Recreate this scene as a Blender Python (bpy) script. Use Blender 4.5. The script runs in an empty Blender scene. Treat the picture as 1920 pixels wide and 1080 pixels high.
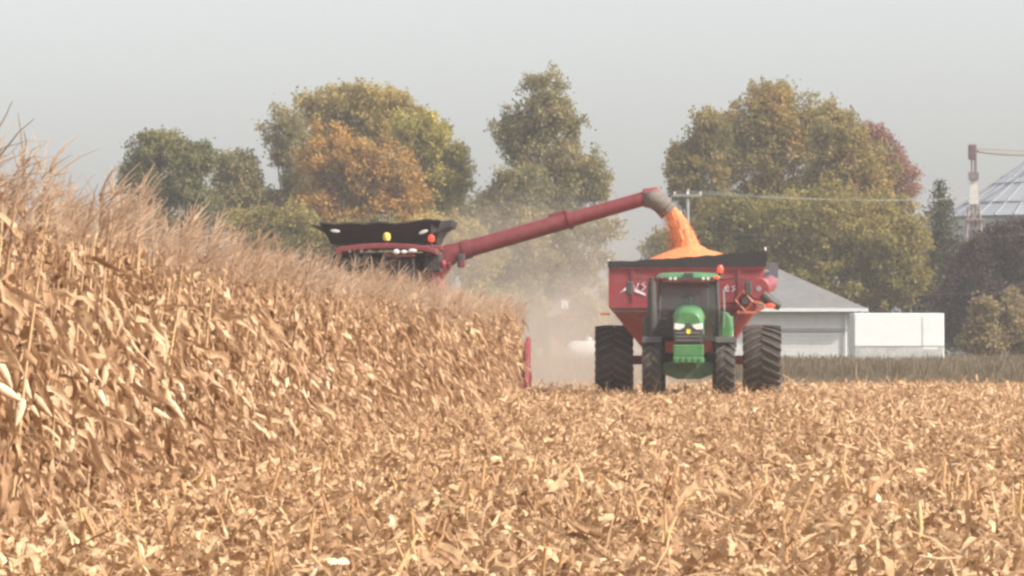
import bpy, math, random
import numpy as np
from mathutils import Vector, Matrix, Euler

S = bpy.context.scene
COL = S.collection
rad = math.radians
random.seed(7)
rng = np.random.default_rng(7)

# ------------------------------------------------------------------ camera
F = 9000.0                      # focal length in pixels of the 1920 wide photograph
CAMZ = 1.4
YAW = math.atan(356 / F)        # crop rows (+Y) vanish right of the centre
PITCH = math.atan(100 / F)
cam_d = bpy.data.cameras.new('camera')
cam = bpy.data.objects.new('camera', cam_d)
COL.objects.link(cam)
cam.location = (0, 0, CAMZ)
cam.rotation_euler = (rad(90) + PITCH, 0, YAW)
cam_d.sensor_width = 36
cam_d.lens = F / 1920 * 36
cam_d.clip_start = 0.5
cam_d.clip_end = 4000
S.camera = cam

# ------------------------------------------------------------------ sky, sun
SUN_EL, SUN_AZ = rad(40), rad(112)          # azimuth from +Y towards +X
w = bpy.data.worlds.new('World')
S.world = w
w.use_nodes = True
nt = w.node_tree
bg = nt.nodes['Background']
sky = nt.nodes.new('ShaderNodeTexSky')
sky.sky_type = 'NISHITA'
sky.sun_disc = False
sky.sun_elevation = SUN_EL
sky.sun_rotation = SUN_AZ
sky.air_density = 1.0
sky.dust_density = 3.0
sky.ozone_density = 2.0
hsv = nt.nodes.new('ShaderNodeHueSaturation')
hsv.inputs['Saturation'].default_value = 0.24
nt.links.new(sky.outputs[0], hsv.inputs['Color'])
nt.links.new(hsv.outputs[0], bg.inputs['Color'])
bg.inputs['Strength'].default_value = 0.15
sun_d = bpy.data.lights.new('sun', 'SUN')
sun = bpy.data.objects.new('sun', sun_d)
COL.objects.link(sun)
sun_d.energy = 3.7
sun_d.angle = rad(2.0)
sun_d.color = (1.0, 0.93, 0.84)
sd = Vector((math.sin(SUN_AZ) * math.cos(SUN_EL), math.cos(SUN_AZ) * math.cos(SUN_EL), math.sin(SUN_EL)))
sun.rotation_euler = sd.to_track_quat('Z', 'Y').to_euler()
sun.location = (60, 20, 60)

S.render.engine = 'CYCLES'
S.view_settings.view_transform = 'Standard'
S.view_settings.look = 'None'
S.view_settings.exposure = 0.80
S.view_settings.gamma = 1.0
S.view_settings.use_curve_mapping = False
S.cycles.filter_width = 2.8
S.cycles.volume_bounces = 1
S.cycles.transparent_max_bounces = 12

HAZE_DENSITY = 0.0003
_R = cam.rotation_euler.to_matrix()


def W(px, py, Y):
    """world point seen at photo pixel (px, py) at distance Y along the rows"""
    d = _R @ Vector(((px - 960) / F, (540 - py) / F, -1))
    t = Y / d.y
    return Vector((d.x * t, Y, CAMZ + d.z * t))


# ------------------------------------------------------------------ helpers
def tag(o, label=None, cat=None, group=None, kind=None):
    if label: o['label'] = label
    if cat: o['category'] = cat
    if group: o['group'] = group
    if kind: o['kind'] = kind
    return o


def empty(name, loc, rz=0.0):
    o = bpy.data.objects.new(name, None)
    o.empty_display_size = 0.3
    COL.objects.link(o)
    o.location = loc
    o.rotation_euler = (0, 0, rz)
    return o


class MB:
    def __init__(self):
        self.v, self.f = [], []

    def add(self, vs, fs):
        n = len(self.v)
        self.v += [tuple(p) for p in vs]
        self.f += [tuple(i + n for i in f) for f in fs]
        return self

    def box(self, c, s, rot=None, taper=1.0):
        hx, hy, hz = s[0] / 2, s[1] / 2, s[2] / 2
        vs = []
        for z in (-1, 1):
            k = taper if z > 0 else 1.0
            for x, y in ((-1, -1), (1, -1), (1, 1), (-1, 1)):
                vs.append(Vector((x * hx * k, y * hy * k, z * hz)))
        if rot is not None:
            m = Euler(rot).to_matrix()
            vs = [m @ p for p in vs]
        vs = [p + Vector(c) for p in vs]
        return self.add(vs, [(3, 2, 1, 0), (4, 5, 6, 7), (0, 1, 5, 4), (1, 2, 6, 5), (2, 3, 7, 6), (3, 0, 4, 7)])

    def tube(self, pts, r, n=8, caps=True):
        pts = [Vector(p) for p in pts]
        if not hasattr(r, '__len__'): r = [r] * len(pts)
        vs, fs = [], []
        prev = None
        for i, p in enumerate(pts):
            a = pts[max(i - 1, 0)]
            b = pts[min(i + 1, len(pts) - 1)]
            t = (b - a).normalized()
            if prev is None:
                u = t.orthogonal().normalized()
            else:
                u = (prev - t * prev.dot(t)).normalized()
            prev = u
            v = t.cross(u)
            for k in range(n):
                an = 2 * math.pi * k / n
                vs.append(p + (u * math.cos(an) + v * math.sin(an)) * r[i])
        for i in range(len(pts) - 1):
            for k in range(n):
                k2 = (k + 1) % n
                fs.append((i * n + k, i * n + k2, (i + 1) * n + k2, (i + 1) * n + k))
        if caps:
            fs.append(tuple(range(n - 1, -1, -1)))
            fs.append(tuple((len(pts) - 1) * n + k for k in range(n)))
        return self.add(vs, fs)

    def lathe(self, prof, c=(0, 0, 0), axis='Z', n=24):
        """prof: list of (r, h)"""
        vs, fs = [], []
        for r, h in prof:
            for k in range(n):
                a = 2 * math.pi * k / n
                p = (r * math.cos(a), r * math.sin(a), h)
                if axis == 'X': p = (p[2], p[0], p[1])
                if axis == 'Y': p = (p[1], p[2], p[0])
                vs.append((p[0] + c[0], p[1] + c[1], p[2] + c[2]))
        for i in range(len(prof) - 1):
            for k in range(n):
                k2 = (k + 1) % n
                fs.append((i * n + k, i * n + k2, (i + 1) * n + k2, (i + 1) * n + k))
        if prof[0][0] > 1e-4: fs.append(tuple(range(n - 1, -1, -1)))
        if prof[-1][0] > 1e-4: fs.append(tuple((len(prof) - 1) * n + k for k in range(n)))
        return self.add(vs, fs)

    def prism(self, poly, y0, y1):
        """poly in (x, z), extruded along y"""
        n = len(poly)
        vs = [(x, y0, z) for x, z in poly] + [(x, y1, z) for x, z in poly]
        fs = [tuple(range(n)), tuple(range(2 * n - 1, n - 1, -1))]
        for i in range(n):
            j = (i + 1) % n
            fs.append((i, i + n, j + n, j))
        return self.add(vs, fs)

    def prism_x(self, poly, x0, x1):
        """poly in (y, z), extruded along x"""
        n = len(poly)
        vs = [(x0, y, z) for y, z in poly] + [(x1, y, z) for y, z in poly]
        fs = [tuple(range(n - 1, -1, -1)), tuple(range(n, 2 * n))]
        for i in range(n):
            j = (i + 1) % n
            fs.append((i, j, j + n, i + n))
        return self.add(vs, fs)

    def ball(self, c, r, n=10, m=7):
        rx, ry, rz = r if hasattr(r, '__len__') else (r, r, r)
        vs, fs = [], []
        for i in range(m + 1):
            th = math.pi * (i + 0.001) / (m + 0.002)
            for k in range(n):
                a = 2 * math.pi * k / n
                vs.append((c[0] + rx * math.sin(th) * math.cos(a), c[1] + ry * math.sin(th) * math.sin(a), c[2] + rz * math.cos(th)))
        for i in range(m):
            for k in range(n):
                k2 = (k + 1) % n
                fs.append((i * n + k, (i + 1) * n + k, (i + 1) * n + k2, i * n + k2))
        return self.add(vs, fs)

    def mesh(self, name, mat, smooth=False):
        me = bpy.data.meshes.new(name)
        me.from_pydata(self.v, [], self.f)
        me.materials.append(mat)
        if smooth:
            me.shade_smooth()
            try: me.set_sharp_from_angle(angle=rad(40))
            except Exception: pass
        me.update()
        return me

    def build(self, name, mat, parent=None, loc=(0, 0, 0), rot=(0, 0, 0), smooth=False, bevel=0.0, label=None):
        o = bpy.data.objects.new(name, self.mesh(name, mat, smooth))
        COL.objects.link(o)
        o.parent = parent
        o.location = loc
        o.rotation_euler = rot
        if bevel:
            b = o.modifiers.new('bevel', 'BEVEL')
            b.width = bevel
            b.segments = 2
            b.limit_method = 'ANGLE'
        if label: o['label'] = label
        return o


def inst(name, me, parent, loc=(0, 0, 0), rot=(0, 0, 0), sc=(1, 1, 1)):
    o = bpy.data.objects.new(name, me)
    COL.objects.link(o)
    o.parent = parent
    o.location = loc
    o.rotation_euler = rot
    o.scale = sc if hasattr(sc, '__len__') else (sc, sc, sc)
    return o


def mat_new(name):
    m = bpy.data.materials.new(name)
    m.use_nodes = True
    return m, m.node_tree, m.node_tree.nodes['Principled BSDF']


def pmat(name, col, rough=0.6, metal=0.0, var=0.25, scale=3.0, dirt=None, dirt_amt=0.35, bump=0.0, bscale=40, coat=0.0):
    """paint / metal / plastic with uneven tone and dust"""
    m, t, b = mat_new(name)
    N, L = t.nodes, t.links
    tc = N.new('ShaderNodeTexCoord')
    n1 = N.new('ShaderNodeTexNoise'); n1.inputs['Scale'].default_value = scale; n1.inputs['Detail'].default_value = 6
    L.new(tc.outputs['Object'], n1.inputs['Vector'])
    r = N.new('ShaderNodeMapRange'); r.inputs[1].default_value = 0.3; r.inputs[2].default_value = 0.7
    r.inputs[3].default_value = 1 - var; r.inputs[4].default_value = 1 + var * 0.6
    L.new(n1.outputs[0], r.inputs[0])
    mul = N.new('ShaderNodeMix'); mul.data_type = 'RGBA'; mul.blend_type = 'MULTIPLY'; mul.inputs[0].default_value = 1
    mul.inputs[6].default_value = (*col, 1)
    L.new(r.outputs[0], mul.inputs[7])
    out = mul.outputs[2]
    if dirt is not None:
        n2 = N.new('ShaderNodeTexNoise'); n2.inputs['Scale'].default_value = scale * 2.7; n2.inputs['Detail'].default_value = 8
        n2.inputs['Roughness'].default_value = 0.7
        L.new(tc.outputs['Object'], n2.inputs['Vector'])
        r2 = N.new('ShaderNodeMapRange'); r2.inputs[1].default_value = 0.4; r2.inputs[2].default_value = 0.75
        r2.inputs[3].default_value = dirt_amt * 0.25; r2.inputs[4].default_value = dirt_amt
        L.new(n2.outputs[0], r2.inputs[0])
        mx = N.new('ShaderNodeMix'); mx.data_type = 'RGBA'
        L.new(r2.outputs[0], mx.inputs[0]); L.new(out, mx.inputs[6]); mx.inputs[7].default_value = (*dirt, 1)
        out = mx.outputs[2]
    L.new(out, b.inputs['Base Color'])
    b.inputs['Roughness'].default_value = rough
    b.inputs['Metallic'].default_value = metal
    if coat: b.inputs['Coat Weight'].default_value = coat
    if bump:
        n3 = N.new('ShaderNodeTexNoise'); n3.inputs['Scale'].default_value = bscale; n3.inputs['Detail'].default_value = 4
        L.new(tc.outputs['Object'], n3.inputs['Vector'])
        bp = N.new('ShaderNodeBump'); bp.inputs['Strength'].default_value = bump
        L.new(n3.outputs[0], bp.inputs['Height']); L.new(bp.outputs[0], b.inputs['Normal'])
    return m


def leafmat(name, cols, noise=0.35, nscale=0.25, transl=0.3, rough=0.75, grain=0.0):
    """cols: list of (pos, rgb); driven by a per-piece random value and a soft 3D noise"""
    m, t, b = mat_new(name)
    N, L = t.nodes, t.links
    at = N.new('ShaderNodeAttribute'); at.attribute_name = 'rnd'
    oi = N.new('ShaderNodeObjectInfo')
    ad = N.new('ShaderNodeMath'); ad.operation = 'ADD'
    L.new(at.outputs['Fac'], ad.inputs[0]); L.new(oi.outputs['Random'], ad.inputs[1])
    fr = N.new('ShaderNodeMath'); fr.operation = 'FRACT'
    L.new(ad.outputs[0], fr.inputs[0])
    ge = N.new('ShaderNodeNewGeometry')
    ns = N.new('ShaderNodeTexNoise'); ns.inputs['Scale'].default_value = nscale; ns.inputs['Detail'].default_value = 3
    L.new(ge.outputs['Position'], ns.inputs['Vector'])
    r = N.new('ShaderNodeMapRange'); r.inputs[1].default_value = 0.32; r.inputs[2].default_value = 0.68
    L.new(ns.outputs[0], r.inputs[0])
    mx = N.new('ShaderNodeMix'); mx.inputs[0].default_value = noise
    L.new(fr.outputs[0], mx.inputs[2]); L.new(r.outputs[0], mx.inputs[3])
    cr = N.new('ShaderNodeValToRGB')
    els = cr.color_ramp.elements
    while len(els) < len(cols): els.new(0.5)
    for e, (p, c) in zip(els, cols):
        e.position = p; e.color = (*c, 1)
    L.new(mx.outputs[0], cr.inputs[0])
    out = cr.outputs[0]
    if grain:
        n2 = N.new('ShaderNodeTexNoise'); n2.inputs['Scale'].default_value = 18; n2.inputs['Detail'].default_value = 4
        L.new(ge.outputs['Position'], n2.inputs['Vector'])
        r2 = N.new('ShaderNodeMapRange'); r2.inputs[1].default_value = 0.3; r2.inputs[2].default_value = 0.7
        r2.inputs[3].default_value = 1 - grain; r2.inputs[4].default_value = 1 + grain
        L.new(n2.outputs[0], r2.inputs[0])
        ml = N.new('ShaderNodeMix'); ml.data_type = 'RGBA'; ml.blend_type = 'MULTIPLY'; ml.inputs[0].default_value = 1
        L.new(out, ml.inputs[6]); L.new(r2.outputs[0], ml.inputs[7])
        out = ml.outputs[2]
    L.new(out, b.inputs['Base Color'])
    b.inputs['Roughness'].default_value = rough
    b.inputs['Specular IOR Level'].default_value = 0.25
    tr = N.new('ShaderNodeBsdfTranslucent')
    L.new(out, tr.inputs['Color'])
    ms = N.new('ShaderNodeMixShader'); ms.inputs[0].default_value = transl
    L.new(b.outputs[0], ms.inputs[1]); L.new(tr.outputs[0], ms.inputs[2])
    L.new(ms.outputs[0], N['Material Output'].inputs['Surface'])
    return m


def set_rnd(me, vals):
    a = me.attributes.new('rnd', 'FLOAT', 'POINT')
    a.data.foreach_set('value', np.asarray(vals, dtype=np.float32))


def np_mesh(name, V, Q, rnd, mat):
    """all-quad mesh from numpy arrays"""
    me = bpy.data.meshes.new(name)
    nv, nq = len(V), len(Q)
    me.vertices.add(nv)
    me.vertices.foreach_set('co', V.astype(np.float32).ravel())
    me.loops.add(nq * 4)
    me.loops.foreach_set('vertex_index', Q.astype(np.int32).ravel())
    me.polygons.add(nq)
    me.polygons.foreach_set('loop_start', np.arange(0, nq * 4, 4, dtype=np.int32))
    me.update(calc_edges=True)
    me.validate()
    if rnd is not None: set_rnd(me, rnd)
    me.materials.append(mat)
    return me


def scatter(variants, which, M, T):
    """variants: [(V (n,3), Q (m,4))]; which (N,), M (N,3,3), T (N,3) -> V, Q, piece index per vertex"""
    Vs, Qs, Is = [], [], []
    off = 0
    for k, (v, q) in enumerate(variants):
        idx = np.nonzero(which == k)[0]
        if len(idx) == 0: continue
        P = np.einsum('nij,vj->nvi', M[idx], v) + T[idx][:, None, :]
        n = len(v)
        Vs.append(P.reshape(-1, 3))
        Qs.append((q[None, :, :] + (np.arange(len(idx)) * n)[:, None, None] + off).reshape(-1, 4))
        Is.append(np.repeat(idx, n))
        off += n * len(idx)
    return np.concatenate(Vs), np.concatenate(Qs), np.concatenate(Is)


def rotm(ax, ay, az, sc):
    """vectorised Rz @ Ry @ Rx * scale ; all arrays (N,)"""
    cx, sx, cy, sy, cz, sz = np.cos(ax), np.sin(ax), np.cos(ay), np.sin(ay), np.cos(az), np.sin(az)
    n = len(ax)
    M = np.empty((n, 3, 3))
    M[:, 0, 0] = cz * cy; M[:, 0, 1] = cz * sy * sx - sz * cx; M[:, 0, 2] = cz * sy * cx + sz * sx
    M[:, 1, 0] = sz * cy; M[:, 1, 1] = sz * sy * sx + cz * cx; M[:, 1, 2] = sz * sy * cx - cz * sx
    M[:, 2, 0] = -sy; M[:, 2, 1] = cy * sx; M[:, 2, 2] = cy * cx
    return M * sc[:, None, None]


# ------------------------------------------------------------------ materials
M_DRY = leafmat('dry_corn_leaf', [(0.0, (0.25, 0.13, 0.062)), (0.25, (0.37, 0.215, 0.115)), (0.55, (0.50, 0.32, 0.185)),
                                 (0.8, (0.62, 0.425, 0.26)), (1.0, (0.74, 0.56, 0.37))], noise=0.2, nscale=0.7, transl=0.32, grain=0.15)
M_STALK = leafmat('dry_corn_stalk', [(0.0, (0.26, 0.14, 0.075)), (0.6, (0.45, 0.29, 0.17)), (1.0, (0.56, 0.40, 0.20))], noise=0.2, transl=0.0, grain=0.15)
M_TASSEL = leafmat('dry_corn_tassel', [(0.0, (0.42, 0.29, 0.20)), (0.5, (0.54, 0.39, 0.27)), (1.0, (0.66, 0.51, 0.37))], noise=0.2, transl=0.45)
M_HUSK = leafmat('ear_husk', [(0.0, (0.50, 0.34, 0.22)), (0.6, (0.68, 0.50, 0.33)), (1.0, (0.80, 0.64, 0.45))], noise=0.2, transl=0.15, grain=0.1)
M_LITTER = leafmat('corn_residue', [(0.0, (0.19, 0.10, 0.05)), (0.25, (0.33, 0.19, 0.10)), (0.55, (0.455, 0.29, 0.158)),
                                   (0.8, (0.56, 0.375, 0.215)), (0.97, (0.68, 0.50, 0.31)), (1.0, (0.22, 0.27, 0.07))], noise=0.22, nscale=0.5, transl=0.2, grain=0.3)
M_STUB = leafmat('stalk_stub', [(0.0, (0.36, 0.18, 0.08)), (0.6, (0.48, 0.29, 0.14)), (1.0, (0.56, 0.40, 0.19))], noise=0.2, transl=0.0, grain=0.2)
M_RED = pmat('red_machine_paint', (0.225, 0.008, 0.022), 0.42, var=0.18, scale=1.2, dirt=(0.30, 0.20, 0.17), dirt_amt=0.3)
M_CRED = pmat('red_combine_paint', (0.155, 0.009, 0.017), 0.55, var=0.18, scale=1.5, dirt=(0.30, 0.17, 0.14), dirt_amt=0.25)
M_GREEN = pmat('green_tractor_paint', (0.020, 0.165, 0.042), 0.33, var=0.18, scale=2.5, dirt=(0.36, 0.30, 0.20), dirt_amt=0.25)
M_DGREEN = pmat('dull_green_casting_and_shaded_fender', (0.02, 0.085, 0.035), 0.6, var=0.3, scale=3, dirt=(0.16, 0.13, 0.09), dirt_amt=0.4)  # castings; also paints the shade into the left fender's colour
M_BLACK = pmat('black_tarp', (0.010, 0.008, 0.009), 0.8, var=0.3, scale=3, dirt=(0.10, 0.085, 0.075), dirt_amt=0.12, bump=0.4, bscale=9)
M_DARK = pmat('dark_trim', (0.022, 0.021, 0.022), 0.6, var=0.3, scale=5, dirt=(0.22, 0.18, 0.14), dirt_amt=0.3)
M_RUBBER = pmat('tyre_rubber', (0.014, 0.013, 0.014), 0.85, var=0.3, scale=4, dirt=(0.18, 0.14, 0.11), dirt_amt=0.35, bump=0.2)
M_LUG = pmat('tyre_lug_rubber', (0.02, 0.018, 0.018), 0.85, var=0.3, scale=4, dirt=(0.26, 0.20, 0.15), dirt_amt=0.5)
M_SPOUT = pmat('grey_rubber_spout', (0.09, 0.075, 0.065), 0.8, var=0.4, scale=4, dirt=(0.30, 0.25, 0.20), dirt_amt=0.6)
M_GREY = pmat('grey_metal', (0.30, 0.30, 0.30), 0.5, 0.3, var=0.25, scale=4, dirt=(0.25, 0.2, 0.15), dirt_amt=0.3)
M_WHITEP = pmat('white_paint', (0.64, 0.65, 0.63), 0.5, var=0.06, scale=1.5, dirt=(0.5, 0.45, 0.38), dirt_amt=0.15)
M_DECAL = pmat('white_decal', (0.72, 0.72, 0.75), 0.5, var=0.1, scale=4, dirt=(0.4, 0.3, 0.25), dirt_amt=0.3)
M_YRIM = pmat('yellow_rim', (0.65, 0.45, 0.04), 0.45, var=0.15, dirt=(0.3, 0.22, 0.15), dirt_amt=0.4)
M_YELLOW = pmat('yellow_badge', (0.75, 0.62, 0.05), 0.4, var=0.05)
M_CHROME = pmat('headlamp_glass', (0.78, 0.78, 0.74), 0.2, 0.3, var=0.1, scale=8)
M_WRIM = pmat('white_rim', (0.62, 0.60, 0.57), 0.5, var=0.15, dirt=(0.35, 0.27, 0.2), dirt_amt=0.5)
M_SKIN = pmat('skin', (0.42, 0.24, 0.17), 0.6, var=0.08)
M_CLOTH = pmat('dark_teal_jacket', (0.035, 0.055, 0.062), 0.9, var=0.3, scale=6)
M_TROUS = pmat('dark_trousers', (0.03, 0.035, 0.05), 0.9, var=0.3, scale=6)
M_AMBER = pmat('amber_lens', (0.85, 0.16, 0.03), 0.25, var=0.1)
M_REDLENS = pmat('red_orange_lens', (0.90, 0.07, 0.03), 0.25, var=0.1)
M_YLENS = pmat('yellow_lens', (0.80, 0.60, 0.12), 0.3, var=0.15, scale=8)
M_ORANGE = pmat('orange_red_bracket', (0.36, 0.06, 0.03), 0.5, var=0.2, dirt=(0.5, 0.35, 0.2), dirt_amt=0.4)


def emit_mix(m, strength):
    b = m.node_tree.nodes['Principled BSDF']
    src = b.inputs['Base Color'].links[0].from_socket
    m.node_tree.links.new(src, b.inputs['Emission Color'])
    b.inputs['Emission Strength'].default_value = strength


emit_mix(M_REDLENS, 0.5)          # the warning lamps of the machines are lit
emit_mix(M_AMBER, 0.3)


def glassmat(name, tint, op):
    m, t, b = mat_new(name)
    N, L = t.nodes, t.links
    b.inputs['Base Color'].default_value = (*tint, 1)
    b.inputs['Roughness'].default_value = 0.08
    tr = N.new('ShaderNodeBsdfTransparent'); tr.inputs[0].default_value = (0.8, 0.86, 0.83, 1)
    ms = N.new('ShaderNodeMixShader'); ms.inputs[0].default_value = op
    L.new(tr.outputs[0], ms.inputs[1]); L.new(b.outputs[0], ms.inputs[2])
    L.new(ms.outputs[0], N['Material Output'].inputs['Surface'])
    return m


M_GLASS = glassmat('cab_glass', (0.05, 0.062, 0.056), 0.6)


def grain_mat():
    m, t, b = mat_new('shelled_corn')
    N, L = t.nodes, t.links
    tc = N.new('ShaderNodeTexCoord')
    vo = N.new('ShaderNodeTexVoronoi'); vo.inputs['Scale'].default_value = 45
    L.new(tc.outputs['Object'], vo.inputs['Vector'])
    cr = N.new('ShaderNodeValToRGB')
    cr.color_ramp.elements[0].color = (0.50, 0.13, 0.04, 1)
    cr.color_ramp.elements[1].color = (0.80, 0.33, 0.15, 1)
    e = cr.color_ramp.elements.new(0.5); e.color = (0.68, 0.22, 0.085, 1)
    sp = N.new('ShaderNodeSeparateColor')
    L.new(vo.outputs['Color'], sp.inputs[0])
    L.new(sp.outputs[0], cr.inputs[0])
    L.new(cr.outputs[0], b.inputs['Base Color'])
    b.inputs['Roughness'].default_value = 0.6
    b.inputs['Specular IOR Level'].default_value = 0.2
    bp = N.new('ShaderNodeBump'); bp.inputs['Strength'].default_value = 0.5; bp.inputs['Distance'].default_value = 0.02
    L.new(vo.outputs['Distance'], bp.inputs['Height']); L.new(bp.outputs[0], b.inputs['Normal'])
    return m


M_GRAIN = grain_mat()


def ground_mat(name, c1, c2, c3, s1, s2, bump=0.5):
    m, t, b = mat_new(name)
    N, L = t.nodes, t.links
    ge = N.new('ShaderNodeNewGeometry')
    n1 = N.new('ShaderNodeTexNoise'); n1.inputs['Scale'].default_value = s1; n1.inputs['Detail'].default_value = 5
    n2 = N.new('ShaderNodeTexNoise'); n2.inputs['Scale'].default_value = s2; n2.inputs['Detail'].default_value = 8
    n2.inputs['Roughness'].default_value = 0.75
    for n in (n1, n2): L.new(ge.outputs['Position'], n.inputs['Vector'])
    mx = N.new('ShaderNodeMix'); mx.inputs[0].default_value = 0.6
    L.new(n1.outputs[0], mx.inputs[2]); L.new(n2.outputs[0], mx.inputs[3])
    cr = N.new('ShaderNodeValToRGB')
    cr.color_ramp.elements[0].position = 0.33; cr.color_ramp.elements[0].color = (*c1, 1)
    cr.color_ramp.elements[1].position = 0.68; cr.color_ramp.elements[1].color = (*c3, 1)
    e = cr.color_ramp.elements.new(0.5); e.color = (*c2, 1)
    L.new(mx.outputs[0], cr.inputs[0]); L.new(cr.outputs[0], b.inputs['Base Color'])
    b.inputs['Roughness'].default_value = 0.95
    b.inputs['Specular IOR Level'].default_value = 0.1
    bp = N.new('ShaderNodeBump'); bp.inputs['Strength'].default_value = bump; bp.inputs['Distance'].default_value = 0.05
    L.new(n2.outputs[0], bp.inputs['Height']); L.new(bp.outputs[0], b.inputs['Normal'])
    return m


# ------------------------------------------------------------------ ground
def hgt(x, y):
    """gentle unevenness of the harvested field"""
    k = np.clip((100 - y) / 50, 0.25, 1)
    return k * (0.04 * np.sin(x * 1.3 + 0.6 * np.sin(y * 0.11)) + 0.05 * np.sin(y * 0.23 + x * 0.4) + 0.03 * np.sin(x * 3.1 + y * 0.7)) - 0.02


def grid_sheet(name, x0, x1, y0, y1, nx, ny, zf, mat):
    xs, ys = np.linspace(x0, x1, nx), np.linspace(y0, y1, ny)
    X, Y = np.meshgrid(xs, ys)
    Z = zf(X, Y)
    V = np.stack([X, Y, Z], -1).reshape(-1, 3)
    i = np.arange(nx * ny).reshape(ny, nx)
    Q = np.stack([i[:-1, :-1], i[:-1, 1:], i[1:, 1:], i[1:, :-1]], -1).reshape(-1, 4)
    me = np_mesh(name, V, Q, None, mat)
    me.shade_smooth()
    o = bpy.data.objects.new(name, me)
    COL.objects.link(o)
    return o


ground = MB().add([(-700, -60, -0.15), (700, -60, -0.15), (700, 900, -0.15), (-700, 900, -0.15)], [(0, 1, 2, 3)]).build(
    'ground', ground_mat('dull_grassland', (0.07, 0.065, 0.03), (0.12, 0.105, 0.05), (0.20, 0.165, 0.085), 0.05, 1.5))
tag(ground, kind='structure')
field = grid_sheet('harvested_field', -60, 70, -20, 164, 161, 221, hgt,
                   ground_mat('field_soil_and_chaff', (0.17, 0.10, 0.055), (0.36, 0.235, 0.13), (0.55, 0.39, 0.22), 0.6, 14))
tag(field, kind='structure')


# ------------------------------------------------------------------ corn pieces
def leaf_arrays(seed, L=0.65, Wd=0.085, seg=6, e0=55, e1=-85, sharp=3.0, twist=1.2, wav=0.3, jit=.18):
    r = random.Random(seed)
    p = np.zeros(3); V = []; az = 0.0
    ds = L / seg
    tw0 = r.uniform(-0.5, 0.5)
    k_ = r.uniform(-0.5, 0.5)
    for i in range(seg + 1):
        t = i / seg
        el = rad(e1 + (e0 - e1) * math.exp(-sharp * t)) + r.uniform(-jit, jit)
        az += k_ * 0.5 + r.uniform(-wav, wav)
        d = np.array([math.cos(el) * math.cos(az), math.cos(el) * math.sin(az), math.sin(el)])
        if i: p = p + d * ds
        wd = Wd * (0.45 + 1.3 * math.sin(math.pi * min(1, t * 1.0 + 0.12)) ** 0.8) * 0.62 * (1 if i < seg else 0.25)
        side = np.cross(d, (0, 0, 1.0)); side /= (np.linalg.norm(side) + 1e-6)
        nrm = np.cross(side, d)
        a = tw0 + twist * t * r.uniform(0.6, 1.2)
        s2 = side * math.cos(a) + nrm * math.sin(a)
        n2 = np.cross(s2, d)
        fold = r.uniform(0.15, 0.5)
        V += [p - s2 * wd / 2 + n2 * wd * fold, p.copy(), p + s2 * wd / 2 + n2 * wd * fold]
    Q = []
    for i in range(seg):
        a = i * 3
        Q += [(a, a + 1, a + 4, a + 3), (a + 1, a + 2, a + 5, a + 4)]
    return np.array(V), np.array(Q)


LEAVES = []
for s in range(16):
    r = random.Random(s + 100)
    LEAVES.append(leaf_arrays(s, L=r.uniform(0.32, 0.62), Wd=r.uniform(0.05, 0.088), seg=7, e0=r.uniform(25, 70), e1=r.uniform(-110, -50),
                              sharp=r.uniform(3.0, 8.0), twist=r.uniform(-4, 4), wav=.75, jit=.5))
LEAVES_LO = [leaf_arrays(s + 50, L=random.uniform(0.34, 0.62), Wd=random.uniform(0.065, 0.10), seg=4, e0=random.uniform(20, 65),
                         e1=random.uniform(-95, -60), sharp=random.uniform(3, 7), twist=random.uniform(-3.5, 3.5), wav=.8, jit=.5) for s in range(10)]


def strip_quads(pts, wd):
    """one crossed thin strip along pts -> V, Q"""
    V, Q = [], []
    for ax in ((1, 0, 0), (0, 1, 0)):
        b = len(V)
        for i, p in enumerate(pts):
            k = wd * (1 - 0.6 * i / (len(pts) - 1)) / 2
            V += [np.array(p) - np.array(ax) * k, np.array(p) + np.array(ax) * k]
        for i in range(len(pts) - 1):
            a = b + i * 2
            Q.append((a, a + 1, a + 3, a + 2))
    return V, Q


def tassel_arrays(seed, seg=3, nb=21):
    """dry tassel blown towards +X"""
    r = random.Random(seed)
    V, Q = [], []
    for b in range(nb):
        az = r.uniform(-1.5, 1.5)
        el = rad(r.uniform(8, 75)) if b else rad(52)
        L = r.uniform(0.14, 0.30) if b else 0.36
        base = np.array([0, 0, r.uniform(-0.22, 0.12)]) if b else np.zeros(3)
        pts = [base]; p = base
        for i in range(seg):
            e = el - rad(12) * i + r.uniform(-.3, .3); az += r.uniform(-.25, .25)
            p = p + np.array([math.cos(e) * math.cos(az), math.cos(e) * math.sin(az), math.sin(e)]) * L / seg
            pts.append(p)
        v, q = strip_quads(pts, r.uniform(0.009, 0.017))
        o = len(V)
        V += v
        Q += [tuple(i + o for i in f) for f in q]
    return np.array(V), np.array(Q)


TASSELS = [tassel_arrays(s) for s in range(6)]
TASSELS_LO = [tassel_arrays(s + 20, 2, 13) for s in range(4)]


def tube_arrays(pts, rs, n=5):
    mb = MB().tube(pts, rs, n, caps=False)
    return np.array(mb.v), np.array(mb.f)


STALKS = []
for s in range(4):
    r = random.Random(s)
    pts = [(0, 0, -0.05)] + [(0.05 * (z / 2.2) ** 2 + r.uniform(-.012, .012), r.uniform(-.012, .012), z) for z in (0.5, 1.1, 1.6, 2.0, 2.25)]
    STALKS.append(tube_arrays(pts, [.014, .013, .012, .010, .007, .005], 6))
STALK_LO = [tube_arrays([(0, 0, 0), (0, 0, 1.1), (0.05, 0, 2.2)], [.014, .012, .006], 3)]
_e = MB().lathe([(0.004, 0), (0.026, 0.02), (0.036, 0.07), (0.034, 0.13), (0.02, 0.2), (0.006, 0.245)], n=7)
EAR = (np.array(_e.v), np.array([f for f in _e.f if len(f) == 4]))


def shared(name, arr, mat, seed=0):
    v, q = arr
    me = np_mesh(name, v, q, np.full(len(v), random.random()), mat)
    return me


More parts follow.
